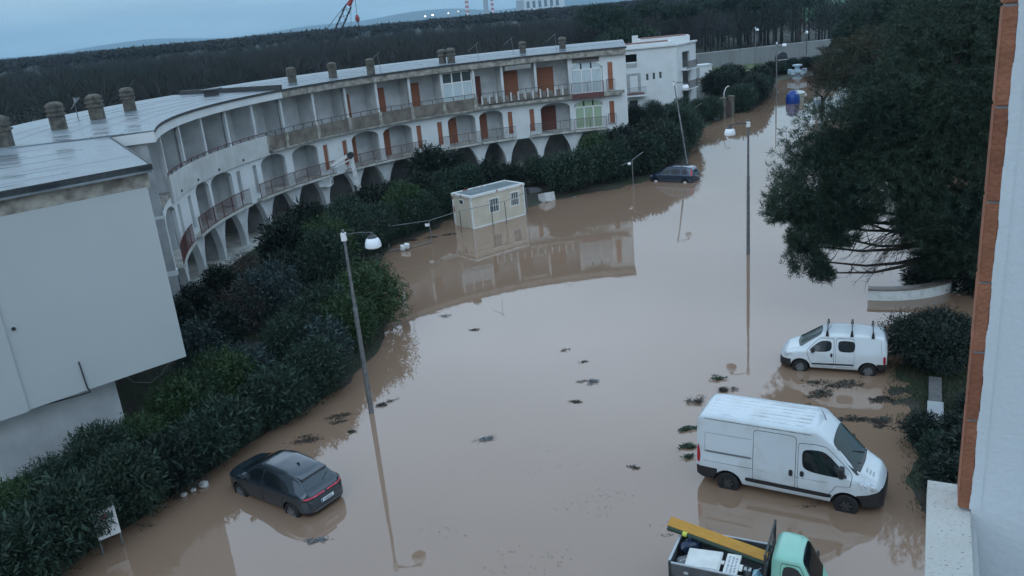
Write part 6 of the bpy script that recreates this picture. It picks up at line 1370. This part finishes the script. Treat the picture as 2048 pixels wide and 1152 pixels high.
for i, (x, y, r, n) in enumerate(((2.8, 31.3, .5, 90), (2.0, 29.6, .3, 45), (-1.55, 27.3, .5, 80), (3.5, 24.3, .22, 25), (-6.6, 21.9, .35, 50), (-1.9, 38.4, .3, 30), (-3.6, 40.9, .4, 30), (2.75, 33.3, .25, 20), (2.1, 34.8, .3, 18))): debris(x, y, r, n, SCUM if r > .3 else DEB, 'small patch of grey scum drifting on the open water', 'scum patches on open water', 20+i, W=.03)
for i, (x, y, r, n) in enumerate(((5.85, 26.5, .32, 90), (5.55, 25.35, .34, 110), (5.3, 24.6, .22, 40), (7.8, 30.4, .4, 60))): debris(x, y, r, n, DEBG, 'clump of green weed floating behind the panel van', 'weed clumps behind the panel van', 40+i, .18, .035, .1)
debris(8.0, 29.35, .35, 150, DEB, 'dark heap of twigs floating between the two white vans', None, 50, h=.1)
debris(6.6, 28.6, .45, 70, DEB, 'loose string of reed stalks floating left of the panel van roof', None, 51, L=.3, W=.02, rot=1.2, h=.1)
for i, (x, y, r, n) in enumerate(((12.2, 29.0, .9, 130), (11.3, 28.3, .7, 90), (13.4, 27.3, .6, 100), (12.3, 26.0, .7, 120), (11.0, 26.6, .8, 110), (9.9, 27.3, .8, 70), (13.0, 25.3, .6, 90))): debris(x, y, r, n, DEB, 'dark scatter of leaf litter on the shallow water before the wet lawn', 'leaf litter before the lawn', 60+i, L=.2, W=.05)
for i, (x, y, r, n) in enumerate(((8.2, 21.3, .35, 40), (3.9, 20.6, .3, 14), (1.5, 22.5, 1.5, 22), (-.5, 20.0, 1.6, 20), (4.5, 21.0, 1.4, 24), (0, 25.5, 2.0, 16), (-3, 22, 1.6, 14))): debris(x, y, r, n, DEB, 'few dark leaf crumbs scattered on the near open water', 'leaf crumbs on near water', 80+i, L=.06, W=.03, h=.008, sx=1.0)
for i, (x, y, r, n) in enumerate(((-6.9, 57.2, .6, 80), (-5.2, 57.6, .6, 60), (-4.0, 57.9, .5, 50))): debris(x, y, r, n, DEB, 'dark mat of twigs caught along the submerged fence', 'twig mats along the fence', 95+i, L=.25, W=.04)

# ---------------------------------------------------------------- grass on the wet lawn and the banks
def grass(name, pts, seed, L, m):
    R = np.random.RandomState(seed); n = len(pts); P = np.stack([pts[:, 0], pts[:, 1], ground_z(pts[:, 0], pts[:, 1])-.02], 1)
    Dv = unit(np.concatenate([R.normal(0, .45, (n, 2)), np.ones((n, 1))], 1)); V, Q = leaf_quads(P, Dv, L*R.uniform(.5, 1.5, n), .02, R)
    o = link(name, np_mesh(name, V, Q), m); tag(o, kind='stuff'); return o
R9 = np.random.RandomState(3); GR = leafmat('grass_blades', (.018, .04, .012), (.035, .065, .02), (.03, .05, .02), 1.2)
c = np.stack([R9.uniform(9.5, 19, 60000), R9.uniform(17.5, 33, 60000)], 1); dI = sdist(c[:, 0], c[:, 1], ISLAND)+.6*wob(c[:, 0], c[:, 1], 2.6, 2)
c = c[(dI < .25) & (ground_z(c[:, 0], c[:, 1]) > -.03) & (R9.rand(len(c)) < np.clip(.25-dI*.6, 0, 1))]; grass('lawn_grass', c, 5, .16, GR)
c = np.stack([R9.uniform(-22, -4, 120000), R9.uniform(17, 58, 120000)], 1); dI = sdist(c[:, 0], c[:, 1], FLOOD); c = c[(dI > .1) & (dI < 9) & (R9.rand(len(c)) < .35)]; grass('bank_grass', c, 6, .2, GR)
